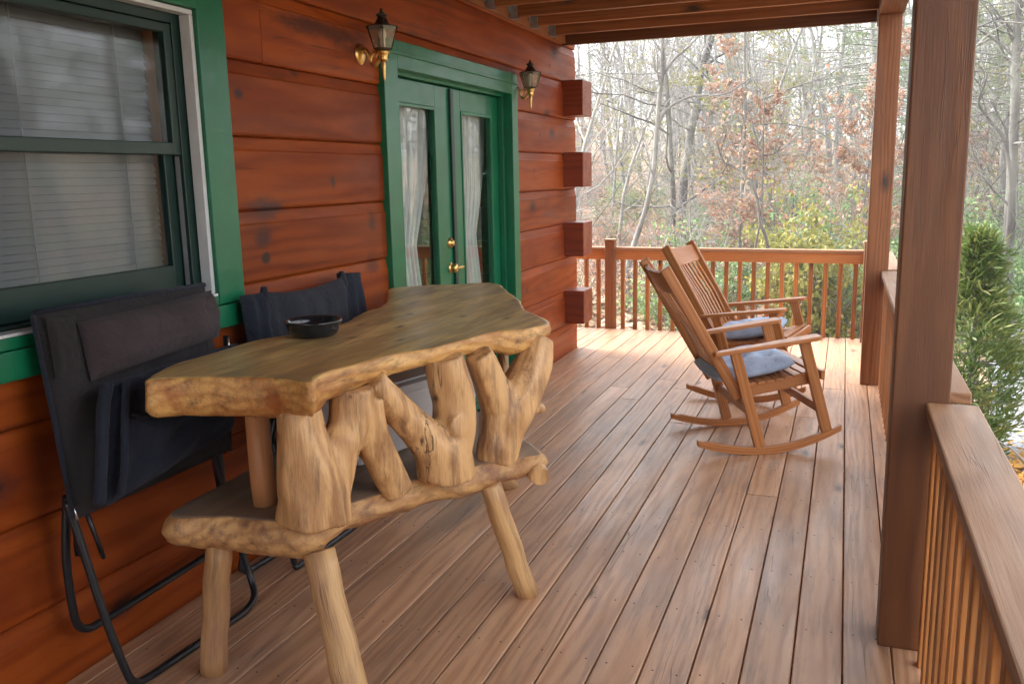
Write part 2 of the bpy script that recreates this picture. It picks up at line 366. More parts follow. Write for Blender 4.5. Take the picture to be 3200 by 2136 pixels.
# ------------------------------------------------------------------ camera and light
cam = bpy.data.cameras.new('camera'); camo = bpy.data.objects.new('camera', cam); COL.objects.link(camo)
def cam_axes(yaw, pit, rol):
    f = Vector((-math.sin(yaw) * math.cos(pit), math.cos(yaw) * math.cos(pit), -math.sin(pit)))
    r = Vector((math.cos(yaw), math.sin(yaw), 0)); u = r.cross(f)
    c, s = math.cos(rol), math.sin(rol)
    return c * r + s * u, -s * r + c * u, f
r_, u_, f_ = cam_axes(.362396, .184938, -.021559)
camo.matrix_world = Matrix(((r_.x, u_.x, -f_.x, 0), (r_.y, u_.y, -f_.y, 0), (r_.z, u_.z, -f_.z, 1.474), (0, 0, 0, 1)))
cam.sensor_width = 36; cam.lens = 2746.93 / 3200 * 36; cam.clip_end = 2000; cam.clip_start = .05
scene.camera = camo
w = bpy.data.worlds.new('World'); scene.world = w; w.use_nodes = True
nt = w.node_tree; bg = nt.nodes['Background']
sky = nt.nodes.new('ShaderNodeTexSky'); sky.sky_type = 'NISHITA'; sky.sun_disc = False
sky.sun_elevation = math.radians(48); sky.sun_rotation = math.radians(-78); sky.dust_density = 3.; sky.air_density = 1.
hs = nt.nodes.new('ShaderNodeHueSaturation'); hs.inputs['Saturation'].default_value = .18
nt.links.new(sky.outputs[0], hs.inputs['Color']); nt.links.new(hs.outputs[0], bg.inputs['Color'])
bg.inputs['Strength'].default_value = .15
sl = bpy.data.lights.new('sun', 'SUN'); so = bpy.data.objects.new('sun', sl); COL.objects.link(so)
sl.energy = .8; sl.angle = math.radians(25); sl.color = (1., .95, .88)
so.rotation_euler = Vector((.9, -.2, -1.0)).to_track_quat('-Z', 'Y').to_euler(); so.location = (6, 6, 20)
vs_ = scene.view_settings; vs_.view_transform = 'Standard'; vs_.look = 'None'; vs_.gamma = 1; vs_.exposure = EXPOSURE

# ------------------------------------------------------------------ terrain
def ground_z(x, y):
    t = max(0., y - 13.)
    s = t * t / (t + 6.) * .088
    s *= 1 + .25 * max(-1.2, min(1, -x / 30))
    if y > 62: s = s - (y - 62) * .03
    near = max(0., min(1., (y - 11) / 10.)); 
    z = -1.2 + s + near * (.35 * mnoise.noise(Vector((x * .12, y * .12, 3))) + .12 * mnoise.noise(Vector((x * .5, y * .5, 9))))
    side = max(0., abs(x - 1) - 25.)
    return z + side * .05
def make_ground():
    xs = list(np.linspace(-70, 80, 121)); ys = list(np.linspace(-14, 46, 110)) + list(np.linspace(47.5, 110, 32))
    xs = [-150, -100] + xs + [110, 160]; ys = [-60, -35] + ys + [135, 160]
    vs = [(x, y, ground_z(x, y) if y < 115 else ground_z(x, 115) + (y - 115) * -.01) for y in ys for x in xs]
    n = len(xs)
    fs = [(j * n + i, j * n + i + 1, (j + 1) * n + i + 1, (j + 1) * n + i) for j in range(len(ys) - 1) for i in range(n - 1)]
    o = MB().add(vs, fs, None, .5, True).build('ground', M['ground']); tag(o, kind='structure')
    dv, df = [], []
    for k in range(31):
        y = 5 + k * .5; cx = 2.55 + .055 * (y - 9) + .004 * (y - 9) ** 2 * 2
        for e in (-1.05, -.35, .35, 1.05):
            xx = cx + e + .12 * mnoise.noise(Vector((y, e, 1))); dv.append((xx, y, ground_z(xx, y) + .02))
    for k in range(30):
        for i in range(3): df.append((k * 4 + i, k * 4 + i + 1, k * 4 + i + 5, k * 4 + i + 4))
    o = MB().add(dv, df, None, .5, True).build('gravel_drive', M['gravel']); tag(o, kind='structure')
make_ground()

# ------------------------------------------------------------------ deck
WX = -2.15
def make_deck():
    b = MB(); pitch = .1425; k0 = -2
    rnd = random.Random(3)
    for k in range(-2, 30):
        xr = .05 - pitch * k; xl = xr - pitch + .0048
        ystart = -3.3; strip = None
        if xr < WX + .01: ystart = 7.31
        elif xl < WX: strip = xl; xl = WX + .003
        y = ystart - rnd.uniform(0, 3); cuts = []
        while y < 8.27:
            y2 = y + rnd.choice((7.3, 9.8, 11.))
            if strip is not None: b.bar(((strip + WX) / 2, 7.31, -.016), ((strip + WX) / 2, 8.268, -.016), WX - strip, .032, rnd=.4); strip = None
            a, c = max(y, ystart), min(y2, 8.27)
            if 8.27 - c < .5: c = 8.27; y2 = 9
            if c - a > .05:
                b.bar(((xl + xr) / 2, a + .002, -.016 + rnd.uniform(-.0008, .0008)), ((xl + xr) / 2, c - .002, -.016), xr - xl, .032, rnd=rnd.random())
            y = y2
    o = b.build('deck_floor', M['deck'], bevel=.004)
    sc = MB()
    for k in range(-2, 15):
        for i in range(26):
            for e in (.035, .108):
                x = .05 - pitch * k - e + rnd.gauss(0, .003); y = -1.6 + .02 + i * .4 + rnd.gauss(0, .006)
                if y < 8.2 and x > WX + .02: sc.lathe([(.0034, -.0005), (.0034, .0006), (0, .0004)], (x, y, 0), 8)
    tag(sc.build('deck_floor_screws', M['screw']), kind='structure'); tag(o, kind='structure')
    f = MB()
    f.box(-4.3, .42, 8.27, 8.305, -.26, -.006, 'x'); f.box(.40, .435, -3.3, 8.27, -.26, -.034, 'y')
    for i in range(26):
        y = -1.4 + i * .4
        if y < 8.2: f.box(-2.14, .40, y, y + .04, -.24, -.036, 'x')
    for (px, py) in ((.2, 8.1), (.2, 4.6), (.2, 1.0), (-2.1, 8.1), (-4.1, 8.1)):
        f.box(px - .07, px + .07, py - .07, py + .07, -1.6, -.262, 'z')
    tag(f.build('deck_floor_frame', M['joist'], bevel=.003), kind='structure')
make_deck()

# ------------------------------------------------------------------ log cabin
def clip(poly, z0, z1):
    def half(p, s, z):
        out = []
        for (a, b) in zip(p, p[1:] + p[:1]):
            ia, ib = s * (a[1] - z) >= 0, s * (b[1] - z) >= 0
            if ia: out.append(a)
            if ia != ib:
                t = (z - a[1]) / (b[1] - a[1]); out.append((a[0] + (b[0] - a[0]) * t, z))
        return out
    p = half(poly, 1, z0)
    return half(p, -1, z1) if p else p
def extrude_y(b, poly, y0, y1, off, rnd):
    n = len(poly)
    vs = [(x, y0, z) for x, z in poly] + [(x, y1, z) for x, z in poly]
    gs = [(v[1] + off[0], v[2] + off[1], v[0] + off[2]) for v in vs]
    fs = [(i, i + n, (i + 1) % n + n, (i + 1) % n) for i in range(n)] + [tuple(range(n)), tuple(range(2 * n - 1, n - 1, -1))]
    b.add(vs, fs, gs, rnd)
def make_cabin():
    c = thing('log_cabin', 'red brown log cabin with green window and double door trim beside the porch', 'cabin', (WX, 3, 0))
    org = (WX, 3, 0)
    H = .28; J0 = -.03
    openings = [(1.35, 2.62, 1.05, 2.08), (4.05, 5.71, -.1, 2.03)]
    b = MB(); rnd = random.Random(11)
    for k in range(20):
        z0 = J0 + H * k; z1 = z0 + H
        prof = [(WX - .16, z0), (WX - .012, z0), (WX - .007, z0 + .002), (WX, z0 + .009), (WX + .001, z0 + .05), (WX + .001, z1 - .054), (WX - .005, z1 - .051), (WX - .003, z1 - .047), (WX - .010, z1 - .008), (WX - .016, z1 - .001), (WX - .16, z1 - .001)]
        off0 = rnd.uniform(0, 50); off = (off0, -(z0 + z1) / 2 + rnd.uniform(-.05, .05), -WX + rnd.choice((.05, .09, .14)))
        r = rnd.random()
        # joints between lengths of log
        segs = []; y = -3.2
        while y < 7.28:
            y2 = 7.28; segs.append((y, y2 - .002)); y = y2
        if k == 7: segs = [(-3.2, 3.0), (3.002, 7.28)]
        for a, e in segs:
            r = rnd.random(); off = (off[0] + 3.7, off[1], off[2])
            pieces = [(a, e, None)]
            for (oy0, oy1, oz0, oz1) in openings:
                if oz1 <= z0 or oz0 >= z1: continue
                new = []
                for (p, q, t) in pieces:
                    if t is not None or q <= oy0 or p >= oy1: new.append((p, q, t)); continue
                    if p < oy0: new.append((p, oy0, None))
                    m0, m1 = max(p, oy0), min(q, oy1)
                    if oz0 > z0: new.append((m0, m1, (z0, oz0)))
                    if oz1 < z1: new.append((m0, m1, (oz1, z1)))
                    if q > oy1: new.append((oy1, q, None))
                pieces = new
            for (p, q, t) in pieces:
                poly = prof if t is None else clip(prof, *t)
                if q - p > .003 and len(poly) > 2: extrude_y(b, poly, p, q, off, r)
    b.build('wall', M['log'], c, org, bevel=.003, seg=1)
    # back, ends and roof of the house so that it is closed
    h = MB()
    h.box(-7.2, -7.0, -3.2, 7.2, -1.2, 5.57, 'y'); h.box(-7.0, WX - .17, -3.2, -3.0, -1.2, 5.57, 'x')
    for k in range(20):
        z0 = -.17 + H * k
        h.box(-7.0, WX - .17, 6.95, 7.17, z0 + .003, z0 + H - .003, 'x')
    h.box(-7.0, WX - .17, -3.0, 6.95, -.3, -.2, 'y'); h.box(-7.0, WX - .17, -3.0, 6.95, 2.5, 2.6, 'y')
    h.box(-3.4, -3.3, -3.0, 6.94, -.2, 2.5, 'y')
    h.build('house_shell', M['log'], c, org)
    wg = MB()  # unseen log wall added right of the camera to darken the near porch
    for k in range(11): wg.box(.47, .62, -2.05, .75, -.17 + H * k + .003, -.17 + H * k + H - .003, 'y', rnd=.2 + .06 * k)
    wg.build('added_shade_wall', M['log'], c, org, bevel=.012)
    rf = MB(); rf.bar((-7.7, 2, 5.2), (-4.6, 2, 7.3), 11.4, .12, up=(-.56, 0, .83)); rf.bar((-1.2, 2, 5.0), (-4.6, 2, 7.3), 11.4, .12, up=(.56, 0, .83))
    rf.build('roof', M['barkdk'], c, org)
    for k in range(5):
        z0 = .262 + .56 * k - .56 + .004 + (.0)
        e = MB(); e.box(WX - .05, -1.985, 6.93, 7.19, z0 + .56 * 0, z0 + .276, 'x', rnd=.3 + .1 * k)
        if k: e.build('log_end', M['logend'], c, org, bevel=.006)
    # ---- window: casing, then its pieces as sub-parts
    F = MB(); t = WX + .03
    y0, y1 = 1.345, 2.615
    F.box(WX - .02, t, y1 - .015, 2.745, 1.04, 2.16, 'z'); F.box(WX - .02, t, 1.215, y0 + .015, 1.04, 2.16, 'z')
    F.box(WX - .02, t, y0 + .0155, y1 - .0155, 2.065, 2.16, 'y'); F.box(WX - .02, t + .012, 1.2, 2.75, .955, 1.037, 'y')
    F.box(WX - .02, t - .002, y0 + .0155, y1 - .0155, 1.038, 1.072, 'y')
    win = F.build('window_frame', M['green'], c, org, bevel=.003)
    s = MB(); x0, x1 = WX - .03, WX + .014
    s.box(x0, x1, y1 - .035, y1 - .0165, 1.083, 2.045, 'z'); s.box(x0, x1, y0 + .0165, y0 + .035, 1.083, 2.045, 'z'); s.box(x0, x1, y0 + .017, y1 - .017, 2.046, 2.062, 'y'); s.box(x0, x1 + .012, y0 + .017, y1 - .017, 1.0725, 1.082, 'y')
    s.build('storm_trim', M['white'], win, (0, 0, 0), bevel=.002)
    j = MB()   # dark vinyl jambs
    j.box(WX - .12, WX - .035, y1 - .07, y1 - .02, 1.075, 2.06, 'z'); j.box(WX - .12, WX - .035, y0 + .02, y0 + .07, 1.075, 2.06, 'z'); j.box(WX - .12, WX - .035, y0 + .07, y1 - .07, 2.015, 2.06, 'y'); j.box(WX - .12, WX - .04, y0 + .07, y1 - .07, 1.075, 1.09, 'y')
    j.build('window_jamb', M['greendk'], win, (0, 0, 0), bevel=.002)
    def sash(zb, zt, xo, nm, lo, up, st):
        q = MB(); a, e = y0 + .072, y1 - .072
        q.box(xo - .03, xo, a, a + st, zb, zt, 'z'); q.box(xo - .03, xo, e - st, e, zb, zt, 'z')
        q.box(xo - .03, xo, a + st, e - st, zb, zb + lo, 'y'); q.box(xo - .03, xo, a + st, e - st, zt - up, zt, 'y')
        q.build(nm, M['greendk'], win, (0, 0, 0), bevel=.003)
        g = MB(); g.box(xo - .018, xo - .013, a + st - .004, e - st + .004, zb + lo - .004, zt - up + .004, 'y')
        g.build('window_pane', M['winglass'], win, (0, 0, 0))
    sash(1.575, 2.012, WX - .038, 'upper_sash', .042, .03, .035)
    sash(1.093, 1.612, WX - .075, 'lower_sash', .10, .036, .045)
    k_ = MB(); k_.box(WX - .07, WX - .05, y1 - .0702, y1 - .05, 1.095, 1.57, 'z'); k_.build('sash_track', M['track'], win, (0, 0, 0))
    ij = MB(); ij.box(WX - .30, WX - .125, y1 - .045, y1 - .018, 1.05, 2.1, 'z'); ij.box(WX - .30, WX - .125, y0 + .03, y0 + .055, 1.05, 2.1, 'z'); ij.box(WX - .30, WX - .125, y0 + .055, y1 - .045, 1.05, 1.07, 'y')
    ij.build('inner_jamb', M['post2'], win, (0, 0, 0), bevel=.003)
    # ---- double door
    D = MB(); t = WX + .03
    D.box(WX - .03, t, 3.925, 4.07, 0.002, 2.155, 'z'); D.box(WX - .03, t, 5.69, 5.80, 0.002, 2.155, 'z'); D.box(WX - .03, t, 4.0702, 5.6898, 2.02, 2.155, 'y')
    D.box(t - .001, t + .012, 3.935, 5.79, 2.085, 2.10, 'y')
    D.box(WX - .15, WX - .031, 4.045, 4.068, .002, 2.03, 'z'); D.box(WX - .15, WX - .031, 5.692, 5.715, .002, 2.03, 'z'); D.box(WX - .15, WX - .031, 4.069, 5.691, 2.003, 2.03, 'y')
    D.box(WX - .068, WX - .032, 5.665, 5.6915, .002, 2.0, 'z'); D.box(WX - .068, WX - .032, 4.0685, 4.095, .002, 2.0, 'z')
    D.box(WX - .15, WX - .02, 4.07, 5.69, .0005, .02, 'y')
    dr = D.build('door_frame', M['green'], c, org, bevel=.003)
    X1 = WX - .07; X0 = X1 - .045
    for (a, e, sl, sr) in ((4.075, 4.888, .155, .195), (4.912, 5.685, .14, .135)):
        q = MB(); g0, g1 = a + sl, e - sr
        q.box(X0, X1, a, g0, .025, 1.998, 'z'); q.box(X0, X1, g1, e, .025, 1.998, 'z'); q.box(X0, X1, g0, g1, .025, .25, 'y'); q.box(X0, X1, g0, g1, 1.875, 1.998, 'y')
        for (p, r_2) in ((g0, g0 + .018), (g1 - .018, g1)): q.box(X1 - .012, X1 + .006, p, r_2, .25, 1.875, 'z')
        q.box(X1 - .012, X1 + .006, g0 + .018, g1 - .018, .25, .268, 'y'); q.box(X1 - .012, X1 + .006, g0 + .018, g1 - .018, 1.857, 1.875, 'y')
        q.build('door_leaf', M['green'], dr, (0, 0, 0), bevel=.003)
        g = MB(); g.box(X1 - .03, X1 - .024, g0 - .005, g1 + .005, .245, 1.88, 'y'); g.build('door_pane', M['glass'], dr, (0, 0, 0))
    a_ = MB(); a_.box(X1 - .02, X1 + .016, 4.879, 4.921, .03, 1.99, 'z'); a_.build('astragal', M['greendk'], dr, (0, 0, 0), bevel=.003)
    k = MB(); yk = 4.842
    k.lathe([(0, .045), (.017, .044), (.026, .036), (.029, .026), (.024, .016), (.014, .012), (.013, .008), (.032, .006), (.034, .002), (.034, 0)], (X1, yk, .943), 20, 'x')
    k.tube([(X1 + .035, yk, .943), (X1 + .05, yk + .03, .945), (X1 + .05, yk + .075, .945)], [.012, .010, .008], 8)
    k.build('door_handle', M['brass'], dr, (0, 0, 0))
    k = MB(); k.lathe([(0, .026), (.014, .025), (.018, .02), (.020, .012), (.031, .009), (.033, 0)], (X1, yk, 1.094), 20, 'x'); k.build('deadbolt', M['brass'], dr, (0, 0, 0))
    for d in (win, dr):                  # their pieces were built in world space: bring them under the frame
        for ch in d.children: ch.location = (-org[0], -org[1], -org[2])
    return c
cabin = make_cabin()
def make_blind():
    b = MB(); r = random.Random(5); z = 1.10
    while z < 2.0:
        tl = r.uniform(-.0006, .0006)
        b.bar((-2.318 + tl, 1.43, z), (-2.318, 2.545, z + r.uniform(-.001, .001)), .035, .0022, up=(.90, 0, .42), rnd=r.random()); z += .0245
    b.box(-2.345, -2.30, 1.42, 2.55, 2.0, 2.05, 'y')
    for y in (1.6, 2.0, 2.4): b.box(-2.3025, -2.3005, y, y + .004, 1.1, 2.0, 'z')
    tag(b.build('window_blind', M['blind'], None, (-2.32, 2, 1.1)), 'grey closed slat blind hanging behind the large window', 'blind')
make_blind()
def make_curtain(y0, y1, tie_y0, tie_y1, low_y0, low_y1, label, seed):
    ns, nz = 90, 60; zt, zb, ztie = 1.95, .12, 1.10
    vs, fs = [], []
    for j in range(nz + 1):
        z = zt + (zb - zt) * j / nz
        if z > ztie:
            t = ((zt - z) / (zt - ztie)); e = t ** 1.6
            a, b = y0 + (tie_y0 - y0) * e, y1 + (tie_y1 - y1) * e
        else:
            t = min(1, (ztie - z) / .45); e = t * (2 - t)
            a, b = tie_y0 + (low_y0 - tie_y0) * e, tie_y1 + (low_y1 - tie_y1) * e
        amp = .02 * (1.25 if z > ztie + .1 else 1.) * min(1., (.35 + abs(z - ztie) * 2))
        for i in range(ns + 1):
            u = i / ns
            w_ = math.sin(u * 2 * PI * 6.5 + seed + .6 * math.sin(z * 1.7 + seed)) + .45 * math.sin(u * 2 * PI * 13 + z * 2 + seed)
            vs.append((-2.325 + amp * w_, a + (b - a) * u, z))
    n = ns + 1
    for j in range(nz):
        for i in range(ns): fs.append((j * n + i, j * n + i + 1, (j + 1) * n + i + 1, (j + 1) * n + i))
    o = MB().add(vs, fs, None, .5, True).build('curtain', M['curtain'], None, (-2.325, y0, 1.0))
    m = o.modifiers.new('s', 'SOLIDIFY'); m.thickness = .002
    tag(o, label, 'curtain', 'curtains behind the door panes')
    return o
make_curtain(4.28, 4.80, 4.30, 4.60, 4.30, 4.64, 'white tied curtain behind the left door pane, nearer the window', .4)
make_curtain(5.12, 5.66, 5.16, 5.50, 5.16, 5.54, 'white tied curtain behind the right door pane, nearer the log ends', 2.1)

# ------------------------------------------------------------------ wall lanterns
def make_lantern(y, label, first=None):
    if first is not None:
        o = copy_tree(first); o.location = (WX + .004, y, 2.04); o['label'] = label; return o
    o = thing('wall_lantern', label, 'lantern', (WX + .004, y, 2.04), 0, 'lanterns beside the double door')
    ax = .12
    p = MB(); p.lathe([(0, .016), (.02, .015), (.034, .009), (.046, .004), (.048, 0)], (0, 0, .01), 24, 'x'); p.build('backplate', M['brass'], o)
    a = MB(); a.tube(spline([(.012, 0, .02), (.03, 0, .028), (.045, 0, .005), (.05, 0, -.03), (.075, 0, -.045), (.1, 0, -.02), (ax, 0, .005)], 6), .0075, 10)
    a.tube(spline([(.05, 0, -.03), (.06, 0, .0), (.075, 0, .015), (.085, 0, .005), (.078, 0, -.008)], 5), .0055, 8)
    a.build('arm', M['brass'], o)
    cu = MB(); cu.lathe([(.006, -.03), (.018, -.026), (.022, -.02), (.019, -.012), (.022, 0), (.028, .008), (.028, .018), (.022, .024), (0, .024)], (ax, 0, 0), 20); cu.build('cup', M['brass'], o)
    tl = MB(); tl.lathe([(0, -.115), (.004, -.112), (.006, -.10), (.009, -.06), (.011, -.035), (.009, -.028), (0, -.027)], (ax, 0, 0), 16); tl.build('tail', M['brass'], o)
    rb, rt, zb, zt = .045, .077, .026, .122
    fr = MB(); pn = MB()
    for k in range(6):
        a0, a1 = PI / 3 * k, PI / 3 * (k + 1)
        P = lambda r, a, z: (ax + r * math.cos(a), r * math.sin(a), z)
        fr.tube([P(rb, a0, zb), P(rt, a0, zt)], .0024, 6)
        fr.tube([P(rb, a0, zb), P(rb, a1, zb)], .0028, 6); fr.tube([P(rt, a0, zt), P(rt, a1, zt)], .0028, 6)
        q = .985
        pn.add([P(rb * q, a0, zb), P(rb * q, a1, zb), P(rt * q, a1, zt), P(rt * q, a0, zt)], [(0, 1, 2, 3)])
    fr.build('cage', M['brassdk'], o); pn.build('lantern_pane', M['lampglass'], o)
    cp = MB(); cp.lathe([(0, .118), (.077, .120), (.077, .122), (.045, .128), (.034, .140), (.027, .152), (.020, .160), (.019, .168), (.027, .172), (.027, .177), (.014, .183), (.006, .190), (.008, .196), (.005, .202), (0, .206)], (ax, 0, 0), 12, smooth=False); cp.build('cap', M['brassdk'], o)
    bl = MB(); bl.lathe([(0, .024), (.012, .025), (.012, .06), (.010, .066), (.018, .082), (.019, .098), (.012, .115), (0, .118)], (ax, 0, 0), 16); bl.build('bulb', M['candle'], o)
    return o
lan = make_lantern(3.752, 'brass wall lantern at the near corner of the green door trim, closer to the window')
make_lantern(5.80 + .0, 'wall lantern at the far corner of the green door trim, closer to the log ends', lan)

# ------------------------------------------------------------------ porch structure
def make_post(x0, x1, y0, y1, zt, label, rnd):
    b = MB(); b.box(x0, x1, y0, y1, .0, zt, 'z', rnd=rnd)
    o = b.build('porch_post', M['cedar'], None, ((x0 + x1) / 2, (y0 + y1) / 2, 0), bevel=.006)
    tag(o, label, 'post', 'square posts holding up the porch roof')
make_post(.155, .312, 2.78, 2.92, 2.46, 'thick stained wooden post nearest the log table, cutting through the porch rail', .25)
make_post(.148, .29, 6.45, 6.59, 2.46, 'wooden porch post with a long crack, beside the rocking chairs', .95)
def make_roof():
    o = thing('porch_roof', 'brown timber porch roof of open joists on a beam', 'porch roof', (-1, 3, 2.46)); org = (-1, 3, 2.46)
    b = MB(); b.box(.146, .30, -3.2, 6.99, 2.46, 2.66, 'y'); b.build('beam', M['cedar'], o, org, bevel=.004)
    b = MB(); b.box(WX - .012, WX + .028, -3.2, 6.93, 2.497, 2.70, 'y'); b.build('ledger', M['joist'], o, org, bevel=.003)
    ys = [6.52 - .41 * k for k in range(24)]
    for y in ys:
        b = MB(); b.box(WX + .032, .145, y - .019, y + .019, 2.505 + random.uniform(-.004, .004), 2.70, 'x', rnd=random.random()); j = b.build('joist', M['joist'], o, org, bevel=.003)
        if y > 4:
            h = MB(); h.box(WX + .029, WX + .033, y - .05, y + .05, 2.53, 2.66, 'z'); h.box(WX + .033, WX + .085, y - .024, y - .0205, 2.5, 2.64, 'z'); h.box(WX + .033, WX + .085, y + .0205, y + .024, 2.5, 2.64, 'z'); h.box(WX + .033, WX + .085, y - .024, y + .024, 2.494, 2.4985, 'x')
            g = h.build('joist_hanger', M['galv'], j, org)
    b = MB(); b.box(WX - .15, .145, 6.94, 6.98, 2.488, 2.70, 'x'); b.build('rim_joist', M['cedar'], o, org, bevel=.003)
    b = MB()
    for k in range(18): b.box(WX - .1 + .145 * k, WX - .1 + .145 * k + .14, -3.3, 7.1, 2.702, 2.732, 'y')
    b.build('roof_boards', M['joist'], o, org)
make_roof()

def make_rail(name, a, c, zc, label, cap=.14, inner=True, newels=(), n0=.06, drop=-.2, cap_side=.07, pitch=.1245, post_h=.86, capt=.036, swap=False):
    """a, c: start and end of the run (x, y); inner face on the left of a->c"""
    a = Vector((a[0], a[1], 0)); c = Vector((c[0], c[1], 0)); d = (c - a); L = d.length; d.normalize(); nrm = Vector((-d.y, d.x, 0))
    o = thing(name, label, 'railing', (a.x, a.y, 0), 0, 'stained wooden railing round the deck'); org = (a.x, a.y, 0)
    up = Vector((0, 0, 1)); kb, kp = (.021, .06) if swap else (.06, .021)
    b = MB(); b.bar(a - nrm * (cap / 2 - .015) + up * zc, c - nrm * (cap / 2 - .015) + up * zc, cap, capt); b.build('top_rail', M['cap'], o, org, bevel=.005)
    b = MB(); b.bar(a - nrm * kb + up * (zc - capt / 2 - .046), c - nrm * kb + up * (zc - capt / 2 - .046), .038, .088); b.build('rail_board', M['rail'], o, org, bevel=.003)
    t = n0
    while t < L - .03:
        p = a + d * t - nrm * kp
        b = MB(); b.bar(p + up * drop, p + up * (zc - capt / 2 - .002), .037, .037, up=(d.x, d.y, 0), rnd=random.random()); b.build('baluster', M['rail'], o, org, bevel=.003, seg=1)
        t += pitch
    for (x, y, h) in newels:
        b = MB(); b.box(x - .047, x + .047, y - .047, y + .047, -.25, h, 'z'); nw = b.build('newel_post', M['cedar'], o, org, bevel=.006)
        b = MB(); b.box(x - .055, x + .055, y - .055, y + .055, h + .001, h + .016, 'x')
        q = b.build('newel_cap', M['cap'], nw, (0, 0, 0), bevel=.006); q.location = (-0, -0, 0)
        q.data.transform(Matrix.Translation((-org[0], -org[1], 0)))
    return o
make_rail('deck_railing', (.262, -.35), (.262, 2.775), .78, 'near railing section with a broad grey brown top board, in front of the thick post', newels=())
make_rail('deck_railing', (.262, 2.925), (.262, 6.445), .78, 'railing section running between the thick near post and the cracked post')
make_rail('deck_railing', (.262, 6.6), (.262, 8.06), .775, 'short railing section between the cracked post and the far deck corner', newels=((.215, 8.12, .86),))
make_rail('deck_railing', (.165, 8.185), (-4.2, 8.45), .775, 'far railing with thin balusters across the end of the deck, behind the rocking chairs', newels=((-2.11, 8.31, .855),), cap=.09, capt=.03, n0=.06, swap=True)
# ------------------------------------------------------------------ rustic log table
TOP = [(-1.784,1.844),(-1.843,1.980),(-1.855,2.092),(-1.858,2.192),(-1.860,2.297),(-1.866,2.424),(-1.811,2.551),(-1.763,2.691),(-1.754,2.839),(-1.813,3.094),(-1.821,3.248),(-1.924,3.500),(-2.085,3.810),(-1.998,3.930),(-1.864,4.022),(-1.664,4.127),(-1.459,3.821),(-1.292,3.527),(-1.197,3.311),(-1.092,3.164),(-1.010,3.042),(-0.986,2.975),(-1.027,2.874),(-1.117,2.773),(-1.171,2.604),(-1.192,2.479),(-1.268,2.363),(-1.311,2.182),(-1.334,2.023),(-1.310,1.946),(-1.366,1.955),(-1.449,1.965),(-1.630,1.922),(-1.711,1.896),(-1.764,1.849)]
SHELF = [(-1.828,1.933),(-1.846,2.110),(-1.863,2.355),(-1.88,2.75),(-1.85,3.3),(-1.70,3.42),(-1.38,3.26),(-1.19,3.02),(-1.05,2.92),(-0.966,2.81),(-1.0,2.75),(-1.085,2.66),(-1.165,2.55),(-1.249,2.458),(-1.303,2.287),(-1.360,2.155),(-1.392,2.02),(-1.42,1.992),(-1.47,1.99),(-1.65,1.965)]
def make_slab(name, outline, zt, thick, mats, parent, org, bulge=.006, seed=0, inset=.05):
    ring = [Vector((p[0], p[1], 0)) for p in spline([(x, y, 0) for x, y in outline], 8, True)]
    # even resampling
    L = [0]
    for a, b in zip(ring, ring[1:] + ring[:1]): L.append(L[-1] + (b - a).length)
    N = 260; pts = []; j = 0
    rr = ring + ring[:1]
    for i in range(N):
        t = L[-1] * i / N
        while L[j + 1] < t: j += 1
        k = (t - L[j]) / max(1e-9, L[j + 1] - L[j]); pts.append(rr[j].lerp(rr[j + 1], k))
    area = sum(a.x * b.y - b.x * a.y for a, b in zip(pts, pts[1:] + pts[:1]))
    if area < 0: pts.reverse()
    nr = []
    for i in range(N):
        d = pts[(i + 4) % N] - pts[i - 4]; n = Vector((d.y, -d.x, 0)); n.normalize(); nr.append(n)
    rows = []
    nz = lambda p, f, s: mnoise.noise(Vector((p.x * f, p.y * f, seed + s)))
    prof = [(-.014, 0.), (-.004, .02), (.0, .07), (.6, .26), (1., .5), (.4, .76), (-.014, .93), (-inset, 1.0)]
    for r, (o, zf) in enumerate(prof):
        row = []
        for p, n in zip(pts, nr):
            t = thick(p)
            off = o if o <= 0 else bulge * o * (1 + .8 * nz(p, 9, 1))
            off += (.006 * nz(p, 16, zf * 2.2) + .008 * nz(p, 6, zf * 1.5 + 5)) * (0 if r < 1 else 1)
            z = zt - t * zf + (.0025 * nz(p, 7, 3) if r < 2 else .007 * nz(p, 11, 7) * (zf > .9))
            row.append((p.x + n.x * off, p.y + n.y * off, z))
        rows.append(row)
    vs = [v for row in rows for v in row]; fs = []; mi = []
    for r in range(len(prof) - 1):
        for i in range(N):
            k = (i + 1) % N
            fs.append((r * N + i, (r + 1) * N + i, (r + 1) * N + k, r * N + k)); mi.append(0 if r < 1 else 1)
    fs.append(tuple(range(N))); mi.append(0)
    fs.append(tuple(reversed(range((len(prof) - 1) * N, len(prof) * N)))); mi.append(1)
    b = MB(); b.add(vs, fs, None, .5, True); b.mi = mi; b.sm[-1] = b.sm[-2] = False
    return b.build(name, mats, parent, org)
def lerp_table(tab):
    def f(p):
        best = sorted(tab, key=lambda t: (t[0] - p.x) ** 2 + (t[1] - p.y) ** 2)[:2]
        (x0, y0, a), (x1, y1, b) = best
        d0 = math.hypot(x0 - p.x, y0 - p.y); d1 = math.hypot(x1 - p.x, y1 - p.y)
        return (a * d1 + b * d0) / max(1e-6, d0 + d1)
    return f
HEWN = bpy.data.textures.new('hewn', 'VORONOI'); HEWN.noise_scale = .075; HEWN.distance_metric = 'DISTANCE'
